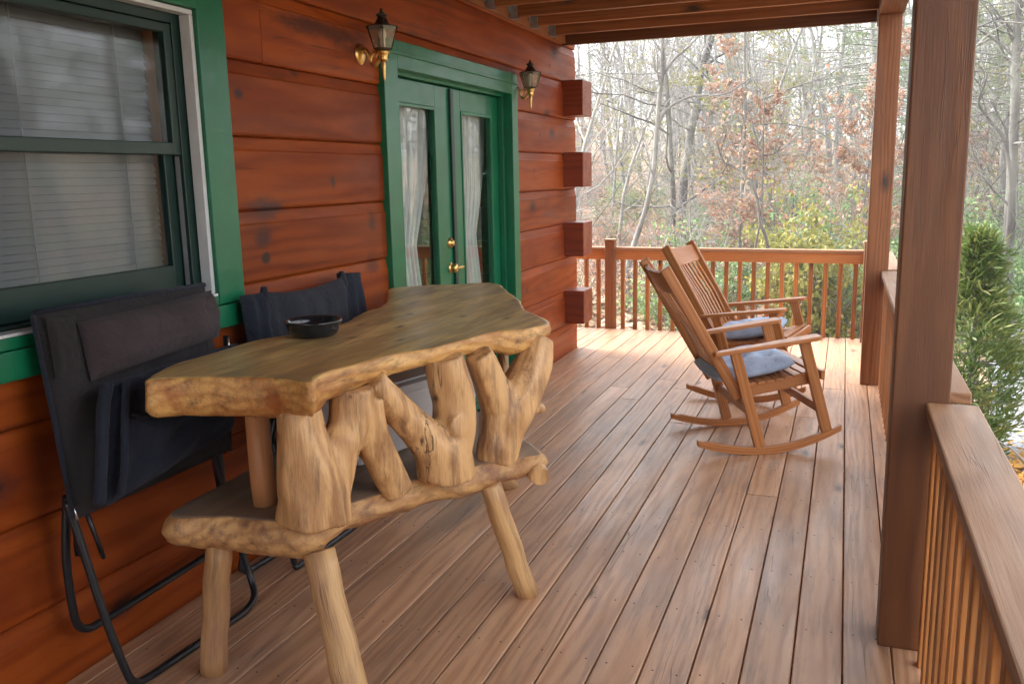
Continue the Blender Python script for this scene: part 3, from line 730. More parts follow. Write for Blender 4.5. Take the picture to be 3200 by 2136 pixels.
def fork(name, chains, knots, parent, org, mat='branch', vox=.0075):
    """forked branch: tapered limbs fused into one skin"""
    b = MB()
    for i, ch in enumerate(chains):
        pts = spline([(x, y, z) for x, y, z, r in ch], 6); rad = [v[0] * 1.22 for v in spline([(r, 0, 0) for *_, r in ch], 6)]
        b.tube(pts, rad, 14, wob=.16, seed=i * 3.1 + len(ch))
    for (p, q, r) in knots: b.tube([p, q], [r, r * .85], 12)
    o = b.build(name, M[mat], parent, org)
    m = o.modifiers.new('fuse', 'REMESH'); m.mode = 'VOXEL'; m.voxel_size = vox; m.use_smooth_shade = True
    m = o.modifiers.new('soft', 'SMOOTH'); m.iterations = 3; m.factor = .5
    m = o.modifiers.new('hewn', 'DISPLACE'); m.texture = HEWN; m.strength = .0045; m.mid_level = .5; m.texture_coords = 'LOCAL'
    return o
def make_table():
    org = (-1.5, 2.8, 0)
    o = thing('log_table', 'rustic honey coloured log table with a live edge slab top and forked branch supports', 'table', org)
    tt = lerp_table([(-1.784,1.844,.115),(-1.63,1.92,.12),(-1.449,1.97,.125),(-1.32,1.95,.10),(-1.311,2.18,.082),(-1.268,2.36,.07),(-1.19,2.48,.055),(-1.117,2.77,.072),(-1.06,2.82,.10),(-1.0,2.98,.05),(-1.1,3.16,.06),(-1.46,3.82,.08),(-1.66,4.12,.08),(-2.08,3.81,.08),(-1.75,2.84,.09),(-1.86,2.2,.11)])
    make_slab('tabletop', TOP, .95, tt, [M['slab'], M['slabedge']], o, org, .004, 1, .03)
    ts = lerp_table([(-1.82,1.93,.105),(-1.65,1.96,.115),(-1.45,1.99,.125),(-1.40,2.0,.12),(-1.36,2.15,.085),(-1.25,2.46,.105),(-1.17,2.6,.11),(-1.06,2.7,.09),(-.97,2.8,.075),(-1.4,3.3,.09),(-1.8,3.3,.09),(-1.86,2.4,.1)])
    make_slab('shelf', SHELF, .52, ts, [M['shelf'], M['shelfedge']], o, org, .03, 8, .04)
    fork('forked_support', [[(-1.406,2.05,.505,.086),(-1.404,2.053,.574,.083),(-1.407,2.046,.654,.077),(-1.414,2.032,.748,.062),(-1.419,2.03,.85,.05)],
                            [(-1.391,2.082,.583,.064),(-1.365,2.14,.708,.053),(-1.346,2.183,.77,.054),(-1.342,2.193,.875,.052)],
                            [(-1.321,2.238,.835,.045),(-1.318,2.246,.724,.048),(-1.30,2.285,.618,.045),(-1.28,2.33,.515,.041)]], [], o, org)
    fork('forked_support', [[(-1.194,2.524,.50,.072),(-1.192,2.527,.586,.073),(-1.18,2.553,.648,.062),(-1.18,2.554,.75,.060),(-1.187,2.538,.848,.058),(-1.192,2.53,.91,.05)],
                            [(-1.218,2.469,.51,.046),(-1.216,2.473,.614,.060),(-1.252,2.394,.714,.046),(-1.285,2.32,.802,.042),(-1.312,2.26,.885,.036)]],
         [((-1.19,2.52,.69), (-1.128, 2.488, .695), .040)], o, org)
    fork('forked_support', [[(-1.102,2.73,.50,.064),(-1.098,2.737,.548,.066),(-1.09,2.756,.598,.069),(-1.077,2.785,.671,.076),(-1.051,2.842,.731,.066),(-1.025,2.9,.807,.056),(-1.005,2.95,.905,.038)],
                            [(-1.088,2.759,.68,.062),(-1.112,2.705,.802,.048),(-1.133,2.66,.895,.040)]],
         [((-1.04,2.86,.655), (-1.005, 2.945, .647), .024)], o, org)
    b = MB(); b.tube([(-1.604,2.098,.515), (-1.606,2.096,.6), (-1.61,2.093,.85)], [.036, .036, .034], 18, wob=.06); b.build('support_post', M['post2'], o, org)
    b = MB(); b.tube([(-1.19,3.06,.50), (-1.195,3.06,.7), (-1.20,3.06,.9)], [.024, .022, .02], 10, wob=.15); b.build('support_post', M['branch'], o, org)
    b = MB(); b.tube([(-1.72,3.25,.50), (-1.72,3.27,.88)], [.04, .038], 12, wob=.1); b.build('support_post', M['branch'], o, org)
    b = MB(); b.tube([(-1.02,2.86,.47), (-.96,2.76,.462), (-.945,2.735,.46)], [.036, .036, .032], 16, wob=.12); b.build('branch_stub', M['branch'], o, org)
    for (t, f, r) in (((-1.70,1.99,.43), (-1.759,1.985,.0), .040), ((-1.375,2.02,.43), (-1.235,1.95,.0), .047), ((-1.095,2.645,.45), (-1.01,2.765,.0), .039), ((-1.55,3.30,.44), (-1.467,3.80,.0), .040)):
        b = MB(); t = Vector(t); f = Vector(f)
        pts = [t.lerp(f, k / 7) + Vector((.002 * math.sin(k * 2.1), .002 * math.cos(k * 1.7), 0)) for k in range(8)]
        b.tube(pts, [r * (.97 + .02 * math.sin(k * 1.3 + r * 300) + .008 * k) for k in range(8)], 18, wob=.10, seed=r * 900)
        b.build('leg', M['leg'], o, org)
    return o
make_table()
def make_bowl():
    o = thing('ashtray', 'black glazed ashtray bowl resting on the log table top', 'ashtray', (-1.705, 2.565, .9505))
    b = MB(); b.lathe([(0, .001), (.072, .001), (.078, .004), (.091, .030), (.095, .046), (.099, .050), (.099, .055), (.094, .057), (.088, .054), (.084, .040), (.074, .014), (.06, .009), (0, .008)], (0, 0, 0), 48)
    b.build('bowl', M['bowl'], o)
    b = MB(); b.lathe([(.082, .018), (.05, .022), (0, .020)], (0, 0, 0), 24); b.build('ash', M['ash'], o)
    return o
make_bowl()
def make_crate():
    o = thing('storage_box', 'light grey plastic box with a lid standing on the lower shelf of the log table', 'box', (-1.42, 2.78, .521), math.atan2(3.1 - 2.45, -1.28 + 1.46))
    b = MB(); z = .215
    vs = []
    for (h, ins) in ((0, .018), (z, 0)):
        for (x, y) in ((-.33, -.02), (.33, -.02), (.33, .30), (-.33, .30)):
            vs.append((x + (ins if x < 0 else -ins), y + (ins if y < 0 else -ins), h))
    b.add(vs, [(3, 2, 1, 0), (4, 5, 6, 7), (0, 1, 5, 4), (1, 2, 6, 5), (2, 3, 7, 6), (3, 0, 4, 7)])
    b.build('body', M['box'], o, bevel=.012, seg=3)
    b = MB(); b.box(-.345, .345, -.035, .315, z + .002, z + .03, 'x'); b.box(-.31, .31, 0, .28, z + .031, z + .04, 'x'); b.build('lid', M['box'], o, bevel=.008, seg=3)
    return o
make_crate()

# ------------------------------------------------------------------ folding chairs
def make_fold_chair():
    o = thing('folding_chair', 'charcoal padded folding chair with head pillow leaning folded under the window', 'chair', (-2.0, 2.1, 0), 0, 'folded camp chairs against the cabin wall'); org = (-2.0, 2.1, 0)
    b = MB(); b.pad((-2.085, 1.775, 1.135), (-2.085, 2.48, 1.128), (-1.985, 1.738, .555), (-1.985, 2.43, .555), .030, 26, 26, (1, 0, .16), .024, 3); b.build('backrest', M['fab'], o, org)
    b = MB(); b.tube([(-2.08, 1.78, 1.136), (-2.08, 2.1, 1.134), (-2.08, 2.475, 1.129)], .008, 8, wob=.2); b.tube([(-2.08, 1.772, 1.13), (-2.03, 1.756, .85), (-1.98, 1.738, .57)], .007, 8, wob=.2); b.build('hem', M['fabnavy'], o, org)
    b = MB(); b.pad((-2.055, 1.79, 1.122), (-2.05, 1.875, 1.108), (-2.025, 1.775, .955), (-2.02, 1.86, .955), .022, 10, 10, (1, 0, .16), .01, 8, 4); b.build('side_flap', M['fab'], o, org)
    b = MB(); b.pad((-2.045, 1.885, 1.092), (-2.045, 2.465, 1.112), (-2.005, 1.875, .925), (-2.01, 2.44, .955), .085, 26, 18, (1, 0, .16), .018, 5, 3); b.build('head_pillow', M['fabpillow'], o, org)
    b = MB(); b.pad((-1.945, 1.875, .925), (-1.945, 2.46, .935), (-1.895, 1.775, .595), (-1.905, 2.33, .655), .045, 30, 26, (1, 0, .12), .035, 9, 6); b.build('seat', M['fabnavy'], o, org)
    b = MB(); b.tube(spline([(-1.93, 1.86, .925), (-1.91, 1.815, .85), (-1.885, 1.765, .72), (-1.875, 1.735, .62)], 6), .017, 10, wob=.3); b.tube(spline([(-1.905, 1.905, .925), (-1.88, 1.86, .82), (-1.86, 1.82, .70), (-1.862, 1.80, .63)], 6), .011, 8, wob=.2); b.build('seat_piping', M['fabnavy'], o, org)
    b = MB(); b.tube(spline([(-1.875, 1.88, .835), (-1.865, 1.98, .80), (-1.862, 2.10, .79), (-1.868, 2.24, .82)], 6), .006, 8); b.build('strap', M['blacktube'], o, org)
    b = MB(); b.tube(spline([(-2.005,1.745,.61),(-1.987,1.757,.494),(-1.95,1.775,.269),(-1.921,1.80,.09),(-1.914,1.822,.03),(-1.912,1.87,.013),(-1.905,2.0,.012),(-1.893,2.24,.012),(-1.895,2.33,.013),(-1.91,2.395,.035),(-1.945,2.42,.10),(-1.97,2.40,.25),(-1.985,2.36,.48),(-1.99,2.33,.61)], 5), .0125, 10); b.build('front_tube', M['blacktube'], o, org)
    b = MB(); b.tube(spline([(-2.065,1.80,.60),(-2.085,1.79,.417),(-2.09,1.795,.254),(-2.09,1.805,.193),(-2.09,1.84,.161),(-2.09,1.899,.157),(-2.09,2.1,.160),(-2.09,2.345,.165),(-2.09,2.43,.172),(-2.09,2.47,.22),(-2.075,2.475,.40),(-2.06,2.45,.60)], 5), .0125, 10); b.build('rear_tube', M['blacktube'], o, org)
    b = MB(); b.tube([(-2.02,1.775,.58),(-2.05,1.80,.42)], .008, 8); b.build('hinge_link', M['blacktube'], o, org)
    b = MB(); b.tube([(-1.995,1.80,.55),(-2.0,1.845,.40),(-2.02,1.86,.395)], .007, 8); b.build('hinge_link', M['blacktube'], o, org)
    b = MB(); b.tube([(-2.01,2.36,.58),(-2.03,2.40,.42)], .008, 8); b.build('hinge_link', M['blacktube'], o, org)
    b = MB(); b.tube([(-2.05,2.53,.94),(-2.03,2.50,.80),(-1.99,2.42,.55)], .0115, 10); p_ = b.build('arm_tube', M['blacktube'], o, org)
    b = MB(); b.tube([(-2.036,2.522,.937),(-2.026,2.507,.88)], .0045, 8); q = b.build('arm_cap', M['silver'], p_, org)
    b = MB(); b.tube([(-1.988,1.748,.595),(-1.982,1.752,.555)], .005, 8); q = b.build('rivet_plate', M['silver'], o, org)
    return o
make_fold_chair()
def make_fold_chair2():
    o = thing('folding_chair', 'slate blue folding chair with two ear tips standing behind the log table and the ashtray', 'chair', (-2.0, 3.0, 0), 0, 'folded camp chairs against the cabin wall'); org = (-2.0, 3.0, 0)
    b = MB(); b.pad((-2.045, 2.775, 1.066), (-2.045, 3.33, 1.066), (-1.99, 2.765, .52), (-1.99, 3.32, .52), .02, 26, 22, (1, 0, .1), .02, 21, 8, .022); b.build('backrest', M['fabslate'], o, org)
    for (a, e, s) in ((2.655, 2.785, 0), (3.32, 3.475, 1)):
        b = MB(); b.pad((-2.075, a, 1.066 + .012 * s), (-2.045, e, 1.066), (-2.04, a + .02, .56), (-2.0, e, .56), .016, 10, 16, (1, 0, .1), .014, 30 + s, 6); b.build('side_flap', M['fabnavy'], o, org)
    for y in (2.775, 3.332):
        b = MB(); b.tube([(-2.05, y, 1.02), (-2.055, y, 1.06), (-2.055, y, 1.086)], [.02, .018, .011], 10); b.build('ear_tip', M['fabslate'], o, org)
    b = MB(); b.tube(spline([(-1.985,2.70,.62),(-2.03,2.62,.30),(-2.075,2.55,.08),(-2.08,2.56,.03),(-2.08,2.62,.013),(-2.08,2.9,.012),(-2.08,3.38,.012),(-2.08,3.44,.03),(-2.07,3.45,.10),(-1.99,3.42,.62)], 5), .0125, 10); b.build('rear_tube', M['blacktube'], o, org)
    b = MB(); b.tube(spline([(-2.03,2.70,.70),(-1.98,2.68,.40),(-1.93,2.66,.10),(-1.925,2.67,.03),(-1.92,2.73,.013),(-1.92,3.3,.012),(-1.925,3.37,.03),(-1.93,3.39,.10),(-1.98,3.41,.40),(-2.03,3.42,.70)], 5), .0125, 10); b.build('front_tube', M['blacktube'], o, org)
    b = MB(); b.pad((-1.955, 2.78, .86), (-1.955, 3.30, .86), (-1.93, 2.76, .55), (-1.93, 3.28, .55), .022, 16, 14, (1, 0, .1), .02, 40, 6); b.build('seat', M['fabnavy'], o, org)
    return o
make_fold_chair2()

# ------------------------------------------------------------------ rocking chairs
def make_rocker(label, loc, rz):
    o = thing('rocking_chair', label, 'rocking chair', loc, rz, 'wooden rocking chairs on the porch')
    HW = .278
    R = .92   # rocker curve: s -> z
    def zr(s): return .62 * s * s if s >= 0 else .50 * s * s
    wd = M['rocker']
    for sd in (-1, 1):
        b = MB(); ss = np.linspace(-.345, .43, 26); vs, gs, fs = [], [], []
        off = random.uniform(0, 9)
        for i, s in enumerate(ss):
            th = .042 * (1 if -.30 < s < .39 else (.75 if s < 0 else .8))
            for (yy, zz) in ((-.016, 0), (.016, 0), (.016, th), (-.016, th)):
                vs.append((s, sd * HW + yy, zr(s) + zz)); gs.append((s + off, yy + .05, zz))
        for i in range(len(ss) - 1):
            for k in range(4): fs.append((i * 4 + k, i * 4 + (k + 1) % 4, i * 4 + 4 + (k + 1) % 4, i * 4 + 4 + k))
        e = (len(ss) - 1) * 4
        fs += [(3, 2, 1, 0), (e, e + 1, e + 2, e + 3)]
        b.add(vs, fs, gs); b.build('runner', wd, o, bevel=.004)
        b = MB(); b.bar((.352, sd * HW, .118), (.2125, sd * HW, .6025), .032, .056, up=(1, 0, .3)); b.build('front_leg', wd, o, bevel=.004)
        b = MB(); b.bar((-.008, sd * HW, .044), (-.153, sd * HW, .5525), .032, .056, up=(1, 0, .3)); b.build('rear_leg', wd, o, bevel=.004)
        # arm: tapers to the rear
        b = MB(); vs = []
        ys = [(-.265, .018, .022), (-.10, .026, .032), (.12, .040, .046), (.27, .044, .048), (.292, .036, .040)]
        for (s, wi, wo) in ys:
            z = .5385 + (s + .254) * .1365
            for (yy, zz) in ((-wi, 0), (wo, 0), (wo, .023), (-wi, .023)): vs.append((s, sd * HW + sd * yy, z + zz))
        fs = []
        for i in range(len(ys) - 1):
            for k in range(4):
                f = (i * 4 + k, i * 4 + (k + 1) % 4, i * 4 + 4 + (k + 1) % 4, i * 4 + 4 + k); fs.append(f if sd > 0 else f[::-1])
        e = (len(ys) - 1) * 4; fs += [(3, 2, 1, 0), (e, e + 1, e + 2, e + 3)] if sd > 0 else [(0, 1, 2, 3), (e + 3, e + 2, e + 1, e)]
        b.add(vs, fs, [(v[0] + off, v[1] * .5 + .05, v[2]) for v in vs]); b.build('arm', wd, o, bevel=.005)
        # back post
        y = sd * (HW - .034)
        b = MB(); b.bar((-.118, y, .305), (-.522, y, 1.0), .03, .058, up=(1, 0, .58)); b.build('back_post', wd, o, bevel=.006)
        b = MB(); b.bar((-.10, sd * (HW - .03), .338), (.30, sd * (HW - .03), .4075), .024, .062); b.build('seat_rail', wd, o, bevel=.004)
    up = Vector((-.404, 0, .695)).normalized(); bk = Vector((-.118, 0, .305)); fr = Vector((.86, 0, .5))
    b = MB(); n = 14; vs, gs, fs = [], [], []
    for i in range(n + 1):               # curved crest rail
        u = i / n; y = -(HW - .05) + 2 * (HW - .05) * u; c = .030 * (1 - (2 * u - 1) ** 2); hi = .012 * (1 - (2 * u - 1) ** 2)
        for (a, t) in ((.655, .011), (.655, -.011), (.775 + hi, -.011), (.775 + hi, .011)):
            p = bk + up * a + fr * (t - c); vs.append((p.x, y, p.z)); gs.append((y + 5, a, t + .03))
    for i in range(n):
        for k in range(4): fs.append((i * 4 + k, i * 4 + 4 + k, i * 4 + 4 + (k + 1) % 4, i * 4 + (k + 1) % 4))
    fs += [(0, 1, 2, 3), (n * 4 + 3, n * 4 + 2, n * 4 + 1, n * 4)]
    b.add(vs, fs, gs); b.build('crest_rail', wd, o, bevel=.003)
    p = bk + up * .15; b = MB(); b.bar((p.x, -(HW - .05), p.z), (p.x, HW - .05, p.z), .05, .024, up=(fr.x, 0, fr.z)); b.build('lower_back_rail', wd, o, bevel=.003)
    for i in range(8):
        u = (i + .5) / 8; y = (HW - .055) * (2 * u - 1); c = .030 * (1 - (2 * u - 1) ** 2)
        p0 = bk + up * .16 + fr * -c * .3; p1 = bk + up * .665 + fr * -c; m_ = (p0 + p1) / 2 + fr * .012
        b = MB()
        for (q0, q1) in ((p0, m_), (m_, p1)): b.bar((q0.x, y, q0.z), (q1.x, y, q1.z), .028, .011, up=(fr.x, 0, fr.z))
        b.build('back_slat', wd, o, bevel=.002)
    for i in range(9):
        s = -.10 + i * .0475; z = .338 + (s + .10) * .174 + .040 - .014 * math.sin(PI * i / 8)
        b = MB(); b.bar((s, -(HW - .012), z), (s, HW - .012, z), .040, .014, up=(-.17, 0, 1)); b.build('seat_slat', wd, o, bevel=.003)
    b = MB(); b.bar((.318, -(HW + .01), .42), (.318, HW + .01, .42), .024, .05); b.build('front_rail', wd, o, bevel=.006)
    b = MB(); b.bar((.315, -HW + .016, .235), (.315, HW - .016, .235), .022, .045); b.build('stretcher', wd, o, bevel=.004)
    b = MB(); b.bar((-.065, -HW + .016, .235), (-.065, HW - .016, .235), .022, .045); b.build('stretcher', wd, o, bevel=.004)
    return o
R1 = ((-.48, 4.909, 0), .433); R2 = ((-.559, 6.008, 0), -.173)
rk = make_rocker('brown slatted rocking chair nearer the camera, seen from its rear corner', *R1)
r2 = copy_tree(rk); r2.location = R2[0]; r2.rotation_euler = (0, 0, R2[1]); r2['label'] = 'brown slatted rocking chair farther back, its slatted back facing the camera'
def make_cushion(label, R):
    b = MB(); nu, nv = 44, 36; vs, fs = [], []
    hx, hy = .225, .235
    tufts = [(-.09, -.10), (-.09, .10), (.10, -.10), (.10, .10), (0, 0)]
    for side in (1, -1):
        for j in range(nv + 1):
            for i in range(nu + 1):
                u, v = 2 * i / nu - 1, 2 * j / nv - 1
                e = max(0, 1 - abs(u) ** 5) ** .5 * max(0, 1 - abs(v) ** 5) ** .5
                x = hx * u * (1 - .05 * v * v); y = hy * v * (1 - .05 * u * u)
                t = sum(math.exp(-((x - a) ** 2 + (y - c) ** 2) / .0016) for a, c in tufts)
                cr = sum(math.exp(-abs((x - a) * math.cos(k) + (y - c) * math.sin(k)) / .012) * math.exp(-((x - a) ** 2 + (y - c) ** 2) / .006) for a, c in tufts for k in (.4, 1.9))
                z = side * .05 * e + (.010 * mnoise.noise(Vector((x * 12, y * 12, 2 + side))) * e)
                z -= side * e * (.026 * t + .006 * cr)
                vs.append((x, y, z))
    K = (nu + 1) * (nv + 1)
    for o in (0, K):
        for j in range(nv):
            for i in range(nu):
                a = o + j * (nu + 1) + i; f = (a, a + 1, a + nu + 2, a + nu + 1); fs.append(f if o == 0 else f[::-1])
    rim = [i for i in range(nu + 1)] + [j * (nu + 1) + nu for j in range(1, nv + 1)] + [nv * (nu + 1) + i for i in range(nu - 1, -1, -1)] + [j * (nu + 1) for j in range(nv - 1, 0, -1)]
    for a, c in zip(rim, rim[1:] + rim[:1]): fs.append((b_ for b_ in (a, a + K, c + K, c)))
    fs = [tuple(f) for f in fs]
    b.add(vs, fs, None, .5, True)
    T = Matrix.Translation(R[0]) @ Matrix.Rotation(R[1], 4, 'Z') @ Matrix.Translation((-.02, 0, .442)) @ Matrix.Rotation(-.172, 4, 'Y')
    o = b.build('seat_cushion', M['fabblue'])
    o.matrix_world = T
    return tag(o, label, 'cushion', 'blue tufted cushions on the rocking chairs')
make_cushion('blue tufted cushion on the nearer rocking chair', R1)
make_cushion('blue tufted cushion on the farther rocking chair', R2)
# ------------------------------------------------------------------ vegetation
def grow(rng, h, r, spread=.5, first=.3, nb=9, depth=3, lean=.05, wig=.06, twig=1.0):
    """polylines (points, radii, level) of a bare tree standing on the origin"""
    out = []
    def line(p, d, L, r0, r1, n, wg, lvl, upb):
        pts = [p.copy()]; rad = [r0]
        for i in range(n):
            d = (d + Vector((rng.gauss(0, wg), rng.gauss(0, wg), rng.gauss(0, wg) + upb))).normalized()
            p = p + d * (L / n); pts.append(p.copy()); rad.append(r0 + (r1 - r0) * (i + 1) / n)
        out.append((pts, rad, lvl)); return pts, rad
    trunk, tr = line(Vector((0, 0, -.25)), Vector((rng.gauss(0, lean), rng.gauss(0, lean), 1)).normalized(), h, r, r * .18, 12, wig, 0, .02)
    def sub(pts, rad, L, lvl, count, f0):
        for k in range(count):
            t = f0 + (1 - f0) * (k + rng.random()) / count; i = min(len(pts) - 2, int(t * (len(pts) - 1)))
            fr = t * (len(pts) - 1) - i; p = pts[i].lerp(pts[i + 1], fr); d0 = (pts[i + 1] - pts[i]).normalized()
            a = rng.uniform(0, 2 * PI); side = Vector((math.cos(a), math.sin(a), rng.uniform(-.15, .55))); side = (side - d0 * side.dot(d0) * .6).normalized()
            d = (d0 * rng.uniform(.15, .75) + side * (.5 + spread)).normalized()
            l = L * rng.uniform(.55, 1.15) * (1.15 - .6 * t if lvl == 1 else 1 - .3 * t)
            rr = max(.0035, rad[i] * rng.uniform(.35, .6))
            q, qr = line(p, d, l, rr, max(.0022, rr * .3), 6 if lvl < 3 else 3, .20 if lvl < 3 else .16, lvl, .05)
            if lvl < depth: sub(q, qr, l * .48, lvl + 1, int((6 if lvl == 1 else 4) * twig + .5), .2)
    sub(trunk, tr, h * .38, 1, nb, first)
    return out
def tree_mesh(lines, b=None, limbs=None):
    b = b or MB(); limbs = limbs or MB()
    for pts, rad, lvl in lines:
        (b if lvl == 0 else limbs).tube(pts, rad, 7 if lvl == 0 else (5 if lvl == 1 else 3), caps=False)
    return b, limbs
def leaf(mb, rng, p, size, d=None, droop=.3):
    a = Vector((rng.gauss(0, 1), rng.gauss(0, 1), rng.gauss(0, 1) - droop)).normalized() if d is None else d
    s = a.cross(Vector((rng.gauss(0, 1), rng.gauss(0, 1), rng.gauss(0, 1)))).normalized(); n = a.cross(s)
    L = size * rng.uniform(.7, 1.3); w_ = L * .32
    mb.add([p, p + a * L * .5 + s * w_ + n * L * .08, p + a * L, p + a * L * .5 - s * w_ + n * L * .08], [(0, 1, 2), (0, 2, 3)], None, rng.random())
PROTO = {}
def put(key, name, maker, x, y, s, rz, label, cat, group, sz=None, dz=0.):
    """a standing copy of one plant: the first use builds it with its parts, later ones copy thing and parts"""
    if key not in PROTO:
        o = thing(name, label, cat, (0, 0, 0), 0, group); maker(o); PROTO[key] = o
    else:
        o = copy_tree(PROTO[key]); o['label'] = label; o['group'] = group
    o.location = (x, y, ground_z(x, y) + dz); o.rotation_euler = (0, 0, rz); o.scale = (s, s, sz or s)
    return o
def bare_maker(seed, h, r, bark, **kw):
    def f(o):
        rng = random.Random(seed); lines = grow(rng, h, r, **kw)
        b, l = tree_mesh(lines); b.build('trunk', M[bark], o); l.build('crown', M[bark], o)
    return f
def leafy_maker(seed, h, r, bark, lm, n, size, **kw):
    def f(o):
        rng = random.Random(seed); lines = grow(rng, h, r, **kw)
        b, l = tree_mesh(lines); b.build('trunk', M[bark], o); l.build('crown', M[bark], o)
        lf = MB(); tw = [q for q in lines if q[2] >= 2] or lines
        for i in range(n):
            pts, rad, lv = rng.choice(tw); k = rng.randrange(len(pts) - 1); p = pts[k].lerp(pts[k + 1], rng.random())
            leaf(lf, rng, p, size)
        lf.build('foliage', M[lm], o)
    return f
def pine_maker(seed, h, r):
    def f(o):
        rng = random.Random(seed); b = MB(); n = MB(); l = MB()
        tr = [Vector((.15 * math.sin(z * .5 + seed), .12 * math.cos(z * .4), z)) for z in np.linspace(-.3, h, 14)]
        b.tube(tr, [r * (1 - .85 * i / 13) for i in range(14)], 8, caps=False)
        for k in range(34):
            z = h * (.30 + .7 * (k + rng.random()) / 34); a = rng.uniform(0, 2 * PI); L = (h - z) * .33 + .9
            L *= rng.uniform(.7, 1.1); d = Vector((math.cos(a), math.sin(a), rng.uniform(-.1, .35)))
            p0 = Vector((0, 0, z)); pts = [p0 + d * (L * t) + Vector((0, 0, -.1 * L * t * t)) for t in (0, .33, .66, 1)]
            l.tube(pts, [.03, .022, .014, .006], 4, caps=False)
            for q in range(11):
                t = rng.uniform(.35, 1.05); c = p0 + d * (L * t) + Vector((rng.gauss(0, .16 * L * .5), rng.gauss(0, .16 * L * .5), -.1 * L * t * t + rng.gauss(0, .1)))
                rv = rng.random()
                for _ in range(15):
                    v = Vector((rng.gauss(0, 1) + d.x * .8, rng.gauss(0, 1) + d.y * .8, rng.gauss(0, .7) + .3)).normalized(); s = v.cross(Vector((rng.gauss(0, 1), rng.gauss(0, 1), 1))).normalized() * .006
                    n.add([c - s, c + s, c + v * rng.uniform(.12, .24)], [(0, 1, 2)], None, min(1, max(0, rv + rng.gauss(0, .15))))
        b.build('trunk', M['bark'], o); l.build('crown', M['bark'], o); n.build('needles', M['needle'], o)
    return f
def shrub_maker(seed, h, w_, lm, n, size, bark='bark', stems=9, clump=.0):
    def f(o):
        rng = random.Random(seed); b = MB(); lf = MB(); ends = []
        for k in range(stems):
            a = rng.uniform(0, 2 * PI); d = Vector((math.cos(a) * rng.uniform(.1, 1) * w_ / h, math.sin(a) * rng.uniform(.1, 1) * w_ / h, 1)).normalized()
            L = h * rng.uniform(.6, 1.15); p = Vector((rng.gauss(0, .06), rng.gauss(0, .06), -.1)); pts = [p.copy()]
            for i in range(7):
                d = (d + Vector((rng.gauss(0, .17), rng.gauss(0, .17), rng.gauss(-.03, .1)))).normalized(); p = p + d * (L / 7); pts.append(p.copy())
            b.tube(pts, [.014 * (1 - .8 * i / 7) * h * .6 + .002 for i in range(8)], 4, caps=False); ends.append(pts)
            for j in range(8):
                i = rng.randrange(1, 7); q = pts[i].copy(); dd = (d + Vector((rng.gauss(0, .8), rng.gauss(0, .8), rng.gauss(.1, .5)))).normalized(); sp = [q.copy()]
                for _ in range(4):
                    dd = (dd + Vector((rng.gauss(0, .3), rng.gauss(0, .3), rng.gauss(0, .2)))).normalized(); q = q + dd * (L * .09 * rng.uniform(.6, 1.6)); sp.append(q.copy())
                b.tube(sp, [.0045, .004, .0035, .003, .002], 3, caps=False); ends.append(sp)
        b.build('crown', M[bark], o)
        if n:
            for i in range(n):
                pts = rng.choice(ends); k = rng.randrange(1, len(pts)); p = pts[k] + Vector((rng.gauss(0, .05), rng.gauss(0, .05), rng.gauss(0, .05)))
                leaf(lf, rng, p, size)
            lf.build('foliage', M[lm], o)
    return f
def hero(name, lines, bark, label, cat, group, twigs=26, seed=0, base=None, leaves=None):
    """a tree built along measured limbs; lines = [(points, r0, r1)]"""
    rng = random.Random(seed); p0 = Vector(lines[0][0][0]); gz = ground_z(p0.x, p0.y)
    if gz < p0.z: lines[0] = ([(p0.x, p0.y, gz - .1)] + list(lines[0][0]), lines[0][1], lines[0][2])
    o = thing(name, label, cat, (p0.x, p0.y, gz), 0, group); org = (p0.x, p0.y, gz)
    tk = MB(); lb = MB(); lf = MB(); allp = []
    for i, (pts, r0, r1) in enumerate(lines):
        sp = spline(pts, 5); n = len(sp)
        rad = [(r0 + (r1 - r0) * k / (n - 1)) * (1 + .12 * mnoise.noise(sp[k] * 3)) for k in range(n)]
        (tk if i == 0 else lb).tube(sp, rad, 8, caps=False); allp.append((sp, r1))
    for k in range(twigs):
        sp, r1 = rng.choice(allp); i = rng.randrange(len(sp) // 3, len(sp) - 1); p = sp[i].copy(); d0 = (sp[i + 1] - sp[i]).normalized()
        d = (d0 * .4 + Vector((rng.gauss(0, .7), rng.gauss(0, .5), rng.gauss(.15, .5)))).normalized(); pts = [p.copy()]; L = rng.uniform(.4, 1.5)
        for _ in range(6):
            d = (d + Vector((rng.gauss(0, .2), rng.gauss(0, .2), rng.gauss(0, .2)))).normalized(); p = p + d * (L / 6); pts.append(p.copy())
        lb.tube(pts, [max(.004, r1 * .5) * (1 - .75 * q / 6) for q in range(7)], 3, caps=False)
        for _ in range(5):
            q = pts[rng.randrange(2, 6)].copy(); e = (d + Vector((rng.gauss(0, .7), rng.gauss(0, .7), rng.gauss(0, .6)))).normalized()
            lb.tube([q, q + e * rng.uniform(.1, .3), q + e * rng.uniform(.3, .5) + Vector((0, 0, rng.gauss(0, .08)))], [.003, .0025, .0018], 3, caps=False)
            if leaves and rng.random() < .6: leaf(lf, rng, q + e * .25, .07)
    tk.build('trunk', M[bark], o, org); lb.build('crown', M[bark], o, org)
    if lf.v: lf.build('foliage', M[leaves], o, org)
    return o
WOODS = 'bare trees in the woods beyond the deck'
